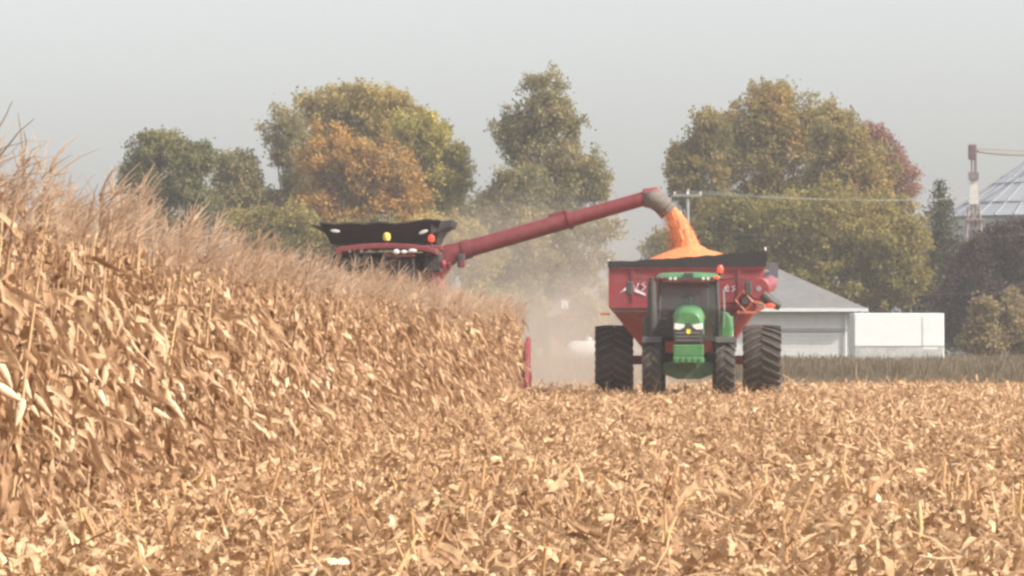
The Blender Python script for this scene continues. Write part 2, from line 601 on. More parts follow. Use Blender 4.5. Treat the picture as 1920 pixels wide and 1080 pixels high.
LEAF_ME = [shared('leaf', a, M_DRY) for a in LEAVES]
TASSEL_ME = [shared('tassel', a, M_TASSEL) for a in TASSELS]
STALK_ME = [shared('stalk', a, M_STALK) for a in STALKS]
EAR_ME = shared('ear', EAR, M_HUSK)

CORN_LABEL = 'dry tan corn plant with papery drooping leaves in the standing crop at the left'
ROW_X = -4.8


def hfac(y):
    return 1.05 - 0.11 * np.clip((np.asarray(y) - 31) / 32, 0, 1)


def corn_plant(x, y):
    t = empty('corn_plant', (x, y, 0.03))
    t.rotation_euler = (random.gauss(0, .045), random.gauss(0.03, .05), 0)
    sc = random.gauss(0.99, 0.045) * hfac(y)
    sc = float(sc)
    t.scale = (sc, sc, sc)
    tag(t, CORN_LABEL, 'corn plant', 'dry corn plants standing in rows')
    inst('stalk', random.choice(STALK_ME), t, rot=(0, 0, 0))
    a0 = random.uniform(0, math.pi)
    nl = 23
    for i in range(nl):
        z = 0.22 + (2.10 - 0.22) * (i + random.uniform(-.3, .3)) / (nl - 1)
        az = a0 + math.pi * i + random.gauss(0, 0.6)
        # the wind from the left turns many blades towards the open side
        if random.random() < 0.3: az = random.gauss(-0.2, 0.9)
        s = random.uniform(0.6, 1.0) * (0.66 if z > 1.8 else 1)
        inst('leaf', random.choice(LEAF_ME), t, (0.01, 0, z), (random.gauss(0, .35), random.gauss(0, .35), az), s)
    inst('tassel', random.choice(TASSEL_ME), t, (0.05, 0, 2.24), (random.gauss(0, .15), random.gauss(0.05, .2), random.gauss(0, .6)),
         random.uniform(0.85, 1.15))
    az = random.uniform(-1.8, 1.8)
    inst('ear', EAR_ME, t, (0.012, 0, random.uniform(0.85, 1.2)), (0, rad(random.uniform(110, 165)), az), random.uniform(0.85, 1.1))


n_plants = 0
y = 29.0
while n_plants < 225:
    corn_plant(ROW_X + random.gauss(0, .05), y); n_plants += 1
    y += random.uniform(0.15, 0.23)
row0_end = y
y = 34.0
while n_plants < 300:
    corn_plant(ROW_X - 0.76 + random.gauss(0, .04), y); n_plants += 1
    y += random.uniform(0.16, 0.24)
row1_end = y

# the rest of the standing crop, one mass
px_, py_, det = [], [], []
for k in range(8):
    step = 0.19 if k < 3 else (0.24 if k < 5 else 0.4)
    for yy in np.arange(20, 122.3, step):
        if k == 0 and 29 <= yy <= row0_end: continue
        if k == 1 and 34 <= yy <= row1_end: continue
        if k >= 5 and yy < 30: continue
        px_.append(ROW_X - 0.76 * k + rng.normal(0, .05)); py_.append(yy + rng.uniform(-.06, .06)); det.append(k)
px_, py_, det = np.array(px_), np.array(py_), np.array(det)
NP = len(px_)
psc = rng.normal(0.985, .055, NP) * hfac(py_)
tilt_x = rng.normal(0.03, .05, NP)        # lean towards +X
tilt_y = rng.normal(0, .05, NP)
nl_p = np.where(det == 0, 20, np.where(det < 3, 9, 5))
pid = np.repeat(np.arange(NP), nl_p)
NLF = len(pid)
zlo = np.where(det[pid] < 2, 0.2, np.where(det[pid] < 4, 0.8, 1.4))
z = zlo + (2.14 - zlo) * rng.random(NLF)
T = np.stack([px_[pid] + tilt_x[pid] * z, py_[pid] + tilt_y[pid] * z, z * psc[pid]], -1)
az = rng.random(NLF) * 2 * np.pi
wind = rng.random(NLF) < 0.3
az[wind] = rng.normal(-0.2, .7, wind.sum())
M = rotm(rng.normal(0, .35, NLF), rng.normal(0, .35, NLF), az, rng.uniform(.65, 1.05, NLF) * np.where(z > 1.8, .72, 1))
V1, Q1, I1 = scatter(LEAVES_LO, rng.integers(0, 10, NLF), M, T)
r1 = rng.random(NLF)[I1]
Mt = rotm(rng.normal(0, .15, NP), rng.normal(0.05, .2, NP), rng.normal(0, .6, NP), rng.uniform(.8, 1.2, NP))
Tt = np.stack([px_ + tilt_x * 2.24 + 0.05, py_ + tilt_y * 2.24, 2.24 * psc], -1)
V2, Q2, I2 = scatter(TASSELS_LO, rng.integers(0, 4, NP), Mt, Tt)
Ms = rotm(-tilt_y, tilt_x, rng.random(NP) * 0, psc)
V3, Q3, I3 = scatter(STALK_LO, np.zeros(NP, int), Ms, np.stack([px_, py_, 0 * px_], -1))
crop_me = np_mesh('standing_corn_crop', np.concatenate([V1, V3]), np.concatenate([Q1, Q3 + len(V1)]),
                  np.concatenate([r1, rng.random(NP)[I3]]), M_DRY)
crop = bpy.data.objects.new('standing_corn_crop', crop_me)
COL.objects.link(crop)
tag(crop, 'mass of dry brown corn standing in dense rows at the left and middle distance', 'corn crop', kind='stuff')
tass = bpy.data.objects.new('tassels', np_mesh('tassels', V2, Q2, rng.random(NP)[I2], M_TASSEL))
COL.objects.link(tass)
tass.parent = crop
tass['kind'] = 'stuff'

# ------------------------------------------------------------------ residue on the harvested ground
def chip_arrays(seed, L, Wd, seg=3):
    r = random.Random(seed)
    V, Q = [], []
    p = np.zeros(3)
    el = r.uniform(-.5, .9); az = 0
    for i in range(seg + 1):
        t = i / seg
        d = np.array([math.cos(el) * math.cos(az), math.cos(el) * math.sin(az), math.sin(el)])
        if i: p = p + d * L / seg
        el -= r.uniform(-.2, .8); az += r.uniform(-.7, .7)
        wd = Wd * (0.55 + 0.6 * math.sin(math.pi * (t * .8 + .1)))
        s = np.cross(d, (0, 0, 1.)); s /= np.linalg.norm(s) + 1e-6
        n = np.cross(s, d); a = r.uniform(-.8, .8)
        s = s * math.cos(a) + n * math.sin(a)
        V += [p - s * wd / 2, p + s * wd / 2]
    for i in range(seg):
        a = i * 2
        Q.append((a, a + 1, a + 3, a + 2))
    return np.array(V), np.array(Q)


CHIPS = [chip_arrays(s, random.uniform(.07, .26), random.uniform(.018, .045)) for s in range(12)]
CHIPS += [chip_arrays(s + 30, random.uniform(.10, .16), random.uniform(.03, .05)) for s in range(4)]     # husks
CHIPS += [chip_arrays(s + 60, random.uniform(.2, .45), 0.012, 2) for s in range(3)]                       # stem slivers
Ts, hs = [], []


def litter_zone(y0, y1, dens, s0):
    wmax = lambda yy: (-1316 / F * yy - 3, 604 / F * yy + 3)
    lo, hi = wmax(y1)[0], wmax(y1)[1]
    n = int((hi - lo) * (y1 - y0) * dens)
    x = rng.uniform(lo, hi, n); yy = rng.uniform(y0, y1, n)
    keep = (x > -1316 / F * yy - 3) & (x < 604 / F * yy + 3)
    keep &= ~((x < ROW_X - 0.9) & (yy < 121))
    x, yy = x[keep], yy[keep]
    lift = np.abs(rng.normal(0, .07 if y0 < 70 else .04, len(x))) * (0.6 + 0.8 * (np.sin(x * 8.27) > 0.2))
    Ts.append(np.stack([x, yy, hgt(x, yy) + lift + 0.01], -1)); hs.append(np.full(len(x), s0))


litter_zone(24, 45, 215, 0.80)
litter_zone(45, 80, 95, 0.92)
litter_zone(80, 120, 36, 1.05)
litter_zone(120, 155, 15, 1.2)
T = np.concatenate(Ts); s0 = np.concatenate(hs); N_ = len(T)
M = rotm(rng.normal(0, .8, N_), rng.normal(-.35, .6, N_), rng.random(N_) * 2 * np.pi, s0 * rng.uniform(.6, 1.35, N_))
V, Q, I = scatter(CHIPS, rng.integers(0, len(CHIPS), N_), M, T)
res = bpy.data.objects.new('corn_residue', np_mesh('corn_residue', V, Q, (rng.random(N_) * .995)[I], M_LITTER))
COL.objects.link(res)
res.parent = field
res['kind'] = 'stuff'

# nearest loose leaf blades and husks, one by one
BLADE_ME = [shared('corn_leaf', leaf_arrays(s + 300, L=random.uniform(.2, .42), Wd=random.uniform(.035, .065), seg=5, e0=random.uniform(0, 60),
                                            e1=random.uniform(-40, 0), sharp=2, twist=random.uniform(-2, 2)), M_LITTER) for s in range(8)]
HUSK_ME = [shared('corn_leaf', chip_arrays(s + 400, random.uniform(.12, .18), random.uniform(.04, .065), 4), M_HUSK) for s in range(5)]
for i in range(290):
    yy = 27.5 + 26 * random.random() ** 1.6
    x = random.uniform(max(-1316 / F * yy - .3, ROW_X + .25), 604 / F * yy + .4)
    inst('corn_leaf', random.choice(BLADE_ME if random.random() < .65 else HUSK_ME), field,
         (x, yy, float(hgt(x, yy)) + random.uniform(.04, .2)), (random.gauss(0, .7), random.gauss(0, .6), random.uniform(0, 6.28)), random.uniform(.6, 1.1))

# standing stubs of the cut stalks
stub_ms = []
for s in range(4):
    h = (0.22, 0.3, 0.27, 0.36)[s]
    mb = MB().tube([(0, 0, -.03), (.005, 0, h * .5), (random.uniform(-.03, .05), random.uniform(-.02, .02), h)], [.014, .012, .010], 7)
    mb.tube([(0, 0, h * .45), (.05, .02, h * .7), (.1, .04, h * .55)], [.006, .012, .003], 4)
    me = mb.mesh('corn_stub', M_STUB, True)
    set_rnd(me, [random.random()] * len(me.vertices))
    stub_ms.append(me)
cnt = 0
for k in range(0, 40):
    xr = ROW_X + 0.76 * (k + 1)
    yy = 27.0
    while yy < 46 and cnt < 260:
        yy += random.uniform(.35, .9)
        if not (-1316 / F * yy - .2 < xr < 604 / F * yy + .3): continue
        if random.random() < 0.45: continue
        o = inst('corn_stub', random.choice(stub_ms), None, (xr + random.gauss(0, .05), yy, float(hgt(xr, yy)) + .02),
                 (random.gauss(0, .22), random.gauss(.1, .25), random.uniform(0, 6.28)), random.uniform(.7, 1.15))
        tag(o, 'short cut corn stalk stub standing among dry husks in the harvested ground', 'corn stub', 'cut corn stubs in the foreground')
        cnt += 1


# ------------------------------------------------------------------ wheels
def make_wheel(parent, x, y, R, Wd, rimR, n, rim_mat, lug_h=0.05, side=1, name='wheel', hub_out=0.0):
    rim = MB().lathe([(0.02, -.10), (rimR * .35, -.10), (rimR * .45, -.02), (rimR * .85, .02), (rimR, -Wd * .3), (rimR, Wd * .3), (rimR * .85, .06),
                      (rimR * .45, .04), (rimR * .35, .12), (0.02, .12)], axis='X', n=24)
    wob = rim.build(name, rim_mat, parent, (x, y, R), smooth=True)
    h = Wd / 2
    Rb = R - lug_h
    ty = MB().lathe([(rimR * .98, -h * .72), (rimR * 1.08, -h * .9), ((rimR + Rb) / 2, -h), (Rb * .955, -h * .95), (Rb * .99, -h * .8), (Rb, -h * .3), (Rb, h * .3),
                     (Rb * .99, h * .8), (Rb * .955, h * .95), ((rimR + Rb) / 2, h), (rimR * 1.08, h * .9), (rimR * .98, h * .72)], axis='X', n=36)
    ty.f = ty.f[:-2]
    ty.build('tyre', M_RUBBER, wob, smooth=True)
    mes = []
    for s in (-1, 1):
        mb = MB()
        # slanting bar from centre line to shoulder, built at the top of the tyre (z = Rb)
        a0, a1 = -.05, .24        # along circumference in radians*R
        for i in range(1):
            t = 0.026 * R / .7
            pa = [(s * h * .02, a0 * R), (s * h * .55, (a0 + a1) * .5 * R), (s * h * .99, a1 * R)]
            vs, fs = [], []
            for j, (lx, la) in enumerate(pa):
                drop = (0, .004, .03)[j]
                for (dz, da) in ((-0.03, -t * 1.2), (lug_h, -t), (lug_h, t), (-0.03, t * 1.2)):
                    an = (la + da) / R
                    rr = Rb + dz - drop
                    vs.append((lx, -math.sin(an) * rr, math.cos(an) * rr))
            for j in range(2):
                for k in range(4):
                    k2 = (k + 1) % 4
                    fs.append((j * 4 + k, j * 4 + k2, (j + 1) * 4 + k2, (j + 1) * 4 + k))
            fs += [(3, 2, 1, 0), (8, 9, 10, 11)]
            mb.add(vs, fs)
            # shoulder block
            mb.add([(s * h * .93, -math.sin((a1 * R + d) / R) * rr, math.cos((a1 * R + d) / R) * rr) for d in (-t, t) for rr in (Rb * .84, Rb + lug_h - .035)] +
                   [(s * h * 1.02, -math.sin((a1 * R + d) / R) * rr, math.cos((a1 * R + d) / R) * rr) for d in (-t, t) for rr in (Rb * .84, Rb + lug_h - .035)],
                   [(0, 1, 3, 2), (4, 6, 7, 5), (0, 4, 5, 1), (2, 3, 7, 6), (1, 5, 7, 3), (0, 2, 6, 4)])
        mes.append(mb.mesh('lug', M_LUG))
    for i in range(n):
        for k in (0, 1):
            inst('lug', mes[k], wob, rot=(2 * math.pi * (i + .5 * k) / n, 0, 0))
    return wob


# ------------------------------------------------------------------ tractor
YT = 120.0
TX = W(1291, 640, YT).x
tr = empty('tractor', (TX, YT, 0.0))
tag(tr, 'green tractor with a glazed cab facing the camera in front of the red grain cart', 'tractor')
hood = MB()
secs = [(-.86, 1.76, 2.10, .29), (-.80, 1.72, 2.16, .345), (-.6, 1.6, 2.22, .37), (.2, 1.55, 2.27, .385), (1.45, 1.5, 2.31, .40)]
vs, fs = [], []
for (yy, zb, zt, hw) in secs:
    ring = [(-hw, zb), (-hw * .98, zt - .20), (-hw * .80, zt - .07), (-hw * .36, zt), (hw * .36, zt), (hw * .80, zt - .07), (hw * .98, zt - .20), (hw, zb)]
    vs += [(x, yy, zz) for x, zz in ring]
for i in range(len(secs) - 1):
    for k in range(8):
        k2 = (k + 1) % 8
        fs.append((i * 8 + k, i * 8 + k2, (i + 1) * 8 + k2, (i + 1) * 8 + k))
fs += [tuple(range(7, -1, -1)), tuple(range(32, 40))]
hd0 = hood.add(vs, fs).build('hood', M_GREEN, tr, smooth=True)
MB().box((0, -.35, 1.49), (.66, .9, .40)).box((0, .7, 1.45), (.60, 1.5, .5)).build('engine_side', M_DARK, tr, bevel=.03)
for s in (-1, 1):
    MB().prism([(s * .09, 1.81), (s * .35, 1.85), (s * .36, 1.70), (s * .22, 1.68), (s * .12, 1.73)][::(1 if s > 0 else -1)], -.885, -.80).build('headlight', M_CHROME, tr, bevel=.012)
gr = MB().prism([(-.36, 1.66), (-.19, 1.64), (-.09, 1.71), (-.05, 1.86), (.05, 1.86), (.09, 1.71), (.19, 1.64), (.36, 1.66), (.35, 1.36), (-.35, 1.36)], -.87, -.80).build('grille', M_DARK, tr, bevel=.012)
for i in range(6):
    MB().box((0, -.878, 1.385 + i * .045), (.60 - .02 * (i > 4), .014, .014)).build('grille_bar', M_GREY if i % 2 else M_DARK, gr)
for s in (-1, 1):
    for i in range(5):
        MB().box((s * .392, -.2 + i * .28, 1.80), (.02, .2, .22)).build('side_vent', M_DARK, hd0)
    MB().box((s * .397, .9, 2.02), (.012, 1.0, .05)).build('side_stripe', M_YELLOW, hd0)
MB().prism([(-.045, 1.70), (.045, 1.70), (.055, 1.62), (0, 1.57), (-.055, 1.62)], -.895, -.87).build('badge', M_YELLOW, gr)
car = MB().box((0, -.87, 1.17), (.76, .26, .30)).box((0, -.93, .94), (.78, .30, .15)).build('front_weight_carrier', M_GREEN, tr, bevel=.03)
MB().box((0, -1.0, 1.025), (.72, .1, .03)).build('slot', M_DGREEN, car)
for i in range(5):
    MB().box((-.30 + i * .15, -1.10, .93), (.10, .05, .12)).build('weight', M_GREEN, car, bevel=.015)
MB().prism([(-.64, .86), (-.4, .90), (.4, .90), (.64, .86), (.66, .60), (.30, .46), (-.30, .46), (-.66, .60)], -.30, .18).build('front_axle', M_DGREEN, tr, bevel=.03)
MB().box((0, .9, .95), (.42, 3.4, .40)).box((0, 2.4, .85), (.55, 1.2, .6)).build('chassis', M_DGREEN, tr, bevel=.03)
for s in (-1, 1):
    MB().tube([(s * .1, 2.72, .98), (s * .85, 2.72, .98)], .14, 12).build('axle_housing', M_DGREEN, tr)
    make_wheel(tr, s * .915, 0, .72, .48, .36, 18, M_YRIM, .045)
    make_wheel(tr, s * .88, 2.72, .96, .56, .5, 20, M_YRIM, .055)
    # front mudguard: curved plate over the tyre
    mb = MB()
    pts = [(math.sin(a) * .80, .72 + math.cos(a) * .80) for a in [rad(d) for d in (-35, -18, 0, 18, 38, 55)]]
    poly = pts + [(yy * .965, .72 + (zz - .72) * .965) for yy, zz in reversed(pts)]
    mb.prism_x(poly, s * .915 - .24, s * .915 + .24).build('front_mudguard', M_DARK, tr)
    MB().tube([(s * .7, 0, .8), (s * .7, .05, 1.1), (s * .8, .02, 1.47)], .025, 6).build('mudguard_stay', M_DARK, tr)
    # rear fender
    pts = [(2.72 - math.cos(a) * 1.06, .96 + math.sin(a) * 1.10) for a in [rad(d) for d in (22, 40, 60, 80, 100, 120, 140)]]
    poly = pts + [(2.72 + (yy - 2.72) * .93, .96 + (zz - .96) * .93) for yy, zz in reversed(pts)]
    MB().prism_x(poly, s * .93 - .22, s * .93 + .20).build('rear_fender', M_GREEN if s > 0 else M_DGREEN, tr, bevel=.015)  # left fender is the same green, its shade painted in as a duller tone
    MB().prism([(s * .78, 1.38), (s * 1.09, 1.42), (s * 1.12, 1.75), (s * 1.08, 2.02), (s * .98, 2.14), (s * .80, 2.16)][::(1 if s > 0 else -1)], 1.62, 1.86).build('fender_front', M_GREEN if s > 0 else M_DGREEN, tr, bevel=.06)  # shade of the left side put into the colour here too
    MB().box((s * .62, .95, .85), (.3, 1.0, .55)).build('fuel_tank' if s > 0 else 'step_box', M_DARK, tr, bevel=.05)
    # mirrors on arms
    MB().tube([(s * .80, 1.55, 2.95), (s * 1.2, 1.35, 3.0), (s * 1.5, 1.35, 2.95)], .015, 6).build('mirror_arm', M_DARK, tr)
    MB().box((s * 1.50, 1.35, 2.74), (.17, .07, .36)).build('mirror', M_DARK, tr, bevel=.03)
# cab
cab_front, cab_back = 1.42, 3.1
for s in (-1, 1):
    MB().tube([(s * .76, cab_front + .1, 1.45), (s * .75, cab_front, 2.2), (s * .70, cab_front + .22, 2.98)], [.05, .042, .04], 6).build('front_pillar', M_DARK, tr)
    MB().tube([(s * .80, 2.2, 1.5), (s * .74, 2.2, 2.98)], .03, 6).build('door_pillar', M_DARK, tr)
    MB().tube([(s * .78, cab_back, 1.5), (s * .72, cab_back - .05, 2.98)], .045, 6).build('rear_pillar', M_DARK, tr)
    MB().add([(s * .77, cab_front + .1, 1.55), (s * .80, 3.05, 1.55), (s * .73, 3.0, 2.94), (s * .705, cab_front + .22, 2.94), (s * .755, cab_front + .02, 2.2)],
             [(0, 1, 2, 3, 4)]).build('side_window', M_GLASS, tr)
    MB().tube([(s * .88, 1.42, 1.75), (s * .90, 1.38, 2.2), (s * .88, 1.48, 2.72)], .018, 6).build('hand_rail', M_GREY, tr)
MB().add([(-.72, cab_front + .07, 1.55), (.72, cab_front + .07, 1.55), (.71, cab_front - .02, 2.2), (.67, cab_front + .2, 2.92), (-.67, cab_front + .2, 2.92), (-.71, cab_front - .02, 2.2)],
         [(0, 1, 2, 5), (5, 2, 3, 4)]).build('windscreen', M_GLASS, tr)
MB().add([(-.74, 3.1, 1.7), (.74, 3.1, 1.7), (.68, 3.04, 2.9), (-.68, 3.04, 2.9)], [(0, 1, 2, 3)]).build('rear_window', M_GLASS, tr)
MB().box((0, 2.3, 1.46), (1.5, 1.6, .14)).build('cab_floor', M_DARK, tr, bevel=.02)
MB().box((0, 1.50, 1.62), (.62, .10, .28)).tube([(0, 1.6, 1.7), (0, 1.72, 2.12)], .05, 8).build('dashboard', M_DARK, tr)
st = MB()
for i in range(16):
    a, b = 2 * math.pi * i / 16, 2 * math.pi * (i + 1) / 16
    f = lambda t: (math.cos(t) * .20, 1.76 + math.sin(t) * .17, 2.16 + math.sin(t) * .10)
    st.tube([f(a), f(b)], .016, 5, caps=False)
st.tube([(-.2, 1.76, 2.16), (.2, 1.76, 2.16)], .012, 5).build('steering_wheel', M_DARK, tr)
MB().box((0, 2.48, 1.66), (.52, .5, .16)).box((0, 2.74, 2.05), (.50, .12, .66), rot=(rad(-8), 0, 0)).box((0, 2.8, 2.44), (.28, .1, .16)).build('seat', M_DARK, tr, bevel=.04)
roof = MB()
vs, fs = [], []
rs = [(.78, 1.40, 3.16, 2.97), (.84, 1.34, 3.18, 3.01), (.80, 1.42, 3.2, 3.08), (.66, 1.6, 3.17, 3.135), (.3, 2.0, 2.9, 3.155)]
for hw, y0_, y1_, zz in rs:
    c = .16
    vs += [(-hw + c, y0_, zz), (hw - c, y0_, zz), (hw, y0_ + c, zz), (hw, y1_ - c, zz), (hw - c, y1_, zz), (-hw + c, y1_, zz), (-hw, y1_ - c, zz), (-hw, y0_ + c, zz)]
for i in range(len(rs) - 1):
    for k in range(8):
        k2 = (k + 1) % 8
        fs.append((i * 8 + k, i * 8 + k2, (i + 1) * 8 + k2, (i + 1) * 8 + k))
fs += [tuple(range(7, -1, -1)), tuple(range(32, 40))]
rf = roof.add(vs, fs).build('roof', M_GREEN, tr, smooth=True)
MB().box((0, 1.335, 2.975), (1.30, .06, .085)).box((0, 1.36, 3.07), (.24, .10, .12)).build('visor', M_DARK, rf, bevel=.015)
for x in (-.46, -.34, .37, .49):
    MB().lathe([(.002, -.03), (.038, -.03), (.042, 0), (.03, .04)], (x, 1.30, 2.985), 'Y', 10).build('work_light', M_CHROME, rf)
MB().ball((.70, 1.35, 3.01), (.085, .05, .045)).build('indicator_lamp', M_REDLENS, rf, label='glowing orange indicator lamp')
MB().ball((-.70, 1.35, 3.0), (.07, .05, .035)).build('indicator_lamp', pmat('dull_red_lens', (0.3, .03, .03), .3), rf, label='unlit dark red indicator lamp')
bc = MB().lathe([(.065, 0), (.075, .03), (.072, .13), (.04, .18), (.005, .19)], (.80, 1.55, 3.14), 'Z', 12).build('beacon', M_REDLENS, tr, smooth=True)
MB().lathe([(.05, 0), (.05, .12)], (.80, 1.55, 3.03), 'Z', 10).build('beacon_base', M_DARK, bc)
MB().tube([(-.90, 1.34, 1.5), (-.92, 1.34, 2.2), (-.93, 1.36, 2.92)], [.12, .13, .105], 14).tube([(-.95, 1.38, 2.9), (-.95, 1.36, 3.02)], .05, 8).box((-.90, 1.45, 1.75), (.42, .3, .62)).build('exhaust_stack', M_DARK, tr, smooth=True)
MB().box((-.52, 1.30, 1.75), (.30, .2, .5)).build('air_intake', M_DARK, tr, bevel=.04)
MB().tube([(.3, 1.33, 1.6), (.5, 1.34, 2.3), (.46, 1.5, 2.88)], .010, 5).build('wiper', M_DARK, tr)
MB().box((0, 3.6, .55), (.12, 1.0, .1)).box((0, 3.3, .95), (.7, .2, .1)).build('drawbar', M_DARK, tr)

# ------------------------------------------------------------------ driver
pr = empty('person', (TX, YT + 2.46, 1.70))
tag(pr, 'person in a dark jacket and cap seated in the cab at the steering wheel', 'person')
J = {'pel': (0, 0, .10), 'sp': (0, .06, .32), 'ch': (0, .05, .50), 'nk': (0, .03, .64), 'hd': (0, 0, .70)}
bv = [(0, .02, .12), (0, .05, .30), (0, .05, .47), (0, .03, .60), (0, .01, .67),
      (.19, .04, .53), (.27, -.12, .33), (.19, -.42, .44), (-.19, .04, .53), (-.27, -.12, .33), (-.19, -.42, .44),
      (.10, -.02, .08), (.16, -.42, .10), (.16, -.50, -.20), (.16, -.62, -.24), (-.10, -.02, .08), (-.16, -.42, .10), (-.16, -.50, -.20), (-.16, -.62, -.24)]
be = [(0, 1), (1, 2), (2, 3), (3, 4), (2, 5), (5, 6), (6, 7), (2, 8), (8, 9), (9, 10), (0, 11), (11, 12), (12, 13), (13, 14), (0, 15), (15, 16), (16, 17), (17, 18)]
br = [.14, .13, .15, .065, .055, .075, .055, .036, .075, .055, .036, .11, .075, .05, .05, .11, .075, .05, .05]
bme = bpy.data.meshes.new('body')
bme.from_pydata(bv, be, [])
bme.materials.append(M_CLOTH)
body = bpy.data.objects.new('body', bme)
COL.objects.link(body)
body.parent = pr
sk = body.modifiers.new('skin', 'SKIN')
sk.use_smooth_shade = True
for i, r_ in enumerate(br): bme.skin_vertices[0].data[i].radius = (r_, r_ * .85)
bme.skin_vertices[0].data[0].use_root = True
ss = body.modifiers.new('sub', 'SUBSURF'); ss.levels = 1; ss.render_levels = 1
hd = MB().ball((0, 0, .80), (.078, .095, .118), 14, 10).ball((0, -.10, .79), (.014, .022, .024), 6, 5).ball((.082, .01, .79), (.012, .022, .032), 6, 5)
hd.ball((-.082, .01, .79), (.012, .022, .032), 6, 5).ball((0, -.085, .735), (.028, .014, .007), 6, 4)
hdo = hd.build('head', M_SKIN, pr, smooth=True)
for s in (-1, 1): MB().ball((s * .03, -.087, .81), (.012, .008, .007), 6, 4).build('eye', M_DARK, hdo)
MB().ball((0, .012, .845), (.085, .10, .082), 12, 8).box((0, -.12, .865), (.13, .10, .012)).build('cap', M_TROUS, pr, smooth=True)
for s in (-1, 1):
    h = MB().ball((s * .185, -.47, .455), (.035, .05, .02), 8, 6)
    for k in range(4):
        xx = s * (.160 + k * .016); ln = (.03, .036, .034, .026)[k]
        h.tube([(xx, -.50, .46), (xx, -.50 - ln, .468), (xx, -.505 - ln, .445), (xx, -.49, .435)], [.009, .009, .008, .007], 5)
    h.tube([(s * .155, -.45, .455), (s * .140, -.47, .445), (s * .145, -.495, .435)], [.011, .010, .008], 5)
    h.build('hand', M_SKIN, pr, smooth=True)

# ------------------------------------------------------------------ grain cart
YC = 129.0
CX = W(1290, 640, YC).x
gc = empty('grain_cart', (CX, YC, 0))
tag(gc, 'red grain cart heaped with orange corn, hitched behind the green tractor', 'grain cart')
F0, B0 = -2.3, 2.4
rings = [[(-2.07, F0, 3.36), (2.02, F0, 3.38), (2.02, B0, 3.38), (-2.07, B0, 3.36)],
         [(-2.07, F0, 2.32), (1.60, F0, 2.45), (2.02, B0, 2.45), (-2.07, B0, 2.32)],
         [(-1.05, -1.25, 1.05), (1.0, -1.25, 1.05), (1.0, 1.3, 1.05), (-1.05, 1.3, 1.05)]]
vs = [p for r_ in rings for p in r_]
fs = []
for i in range(2):
    for k in range(4):
        k2 = (k + 1) % 4
        fs.append((i * 4 + k, (i + 1) * 4 + k, (i + 1) * 4 + k2, i * 4 + k2))
fs.append((8, 9, 10, 11)[::-1])
hop = MB().add(vs, fs).build('hopper', M_RED, gc)
sm = hop.modifiers.new('solid', 'SOLIDIFY'); sm.thickness = .05; sm.offset = 0
for x in (-1.45, -.75, 0, .75, 1.35):
    MB().box((x, F0 - .035, 2.88), (.06, .05, .86)).build('front_rib', M_RED, hop)
MB().box((-.2, F0 - .05, 2.33), (3.7, .10, .10)).box((-.03, F0 - .04, 3.33), (4.1, .07, .07)).build('hopper_rail', M_RED, hop)
MB().box((-1.35, F0 - .12, 2.20), (1.3, .05, .05)).box((.6, F0 - .12, 2.20), (1.3, .05, .05)).build('service_rail', M_DARK, hop)
MB().box((-2.18, F0 - .05, 2.12), (.24, .08, .06)).build('marker_lamp', M_ORANGE, gc)
# tarp board: black with uneven upper edge rising to the right
top = []
nn = 24
for i in range(nn + 1):
    x = -2.11 + 4.2 * i / nn
    zt = 3.50 + .30 * (i / nn) ** 1.3 + random.uniform(-.014, .014)
    top.append((x, zt))
tp = MB().prism([(-2.11, 3.35), (2.06, 3.37)] + top[::-1], F0 - .10, F0 - .02).build('tarp_front', M_BLACK, gc)
MB().tube([(-2.02, F0 + .1, 3.43), (-2.02, 0, 3.45), (-2.02, B0, 3.43)], [.06, .07, .06], 8).build('tarp_roll', M_BLACK, gc)
MB().tube([(1.98, F0 + .1, 3.56), (1.98, 0, 3.60), (1.98, B0, 3.56)], [.10, .11, .10], 8).build('tarp_roll', M_BLACK, gc)
MB().prism([(-2.11, 3.35), (2.06, 3.37), (2.06, 3.74), (-2.11, 3.55)], B0 + .02, B0 + .08).build('tarp_back', M_BLACK, gc)
MB().lathe([(.02, -.05), (.035, 0), (.02, .05)], (2.04, F0 - .1, 3.83), 'Z', 8).build('tarp_knob', M_WRIM, gc)
MB().lathe([(.02, -.03), (.03, 0), (.02, .03)], (-2.09, F0 - .1, 3.54), 'Z', 8).build('tarp_knob', M_WRIM, gc)
# lettering and swoosh on the hopper front: what shows left and right of the cab
dy = F0 - .034
dl = MB()
dl.prism([(-1.80, 2.68), (-1.60, 2.76), (-1.42, 2.72), (-1.10, 2.60), (-1.12, 2.66), (-1.40, 2.80), (-1.60, 2.84)], dy - .008, dy)
for x0, pts in ((-1.70, [(0, 0), (.12, .12), (.2, .03)]), (-1.44, [(0, .18), (.08, .02), (.16, .20)]), (-1.22, [(.10, .2), (0, .17), (.12, .09), (.01, .0)])):
    pl = [Vector((x0 + a * .9, dy - .01, 2.74 + b)) for a, b in pts]
    dl.tube(pl, .015, 4)
dl.build('lettering', M_DECAL, hop)
dl = MB()
for x0, pts in ((.98, [(0, .1), (.10, .1), (.07, .18), (0, .12), (.03, .02), (.12, .03)]), (1.16, [(.09, .17), (0, .13), (.09, .08), (0, .02)])):
    dl.tube([Vector((x0 + a, dy - .01, 2.70 + b)) for a, b in pts], .013, 4)
dl.build('lettering', M_DECAL, hop)
MB().prism([(1.20, 1.93), (1.27, 2.02), (1.33, 1.93), (1.27, 1.88)], -2.25, -2.22).build('warning_sticker', M_DECAL, hop)
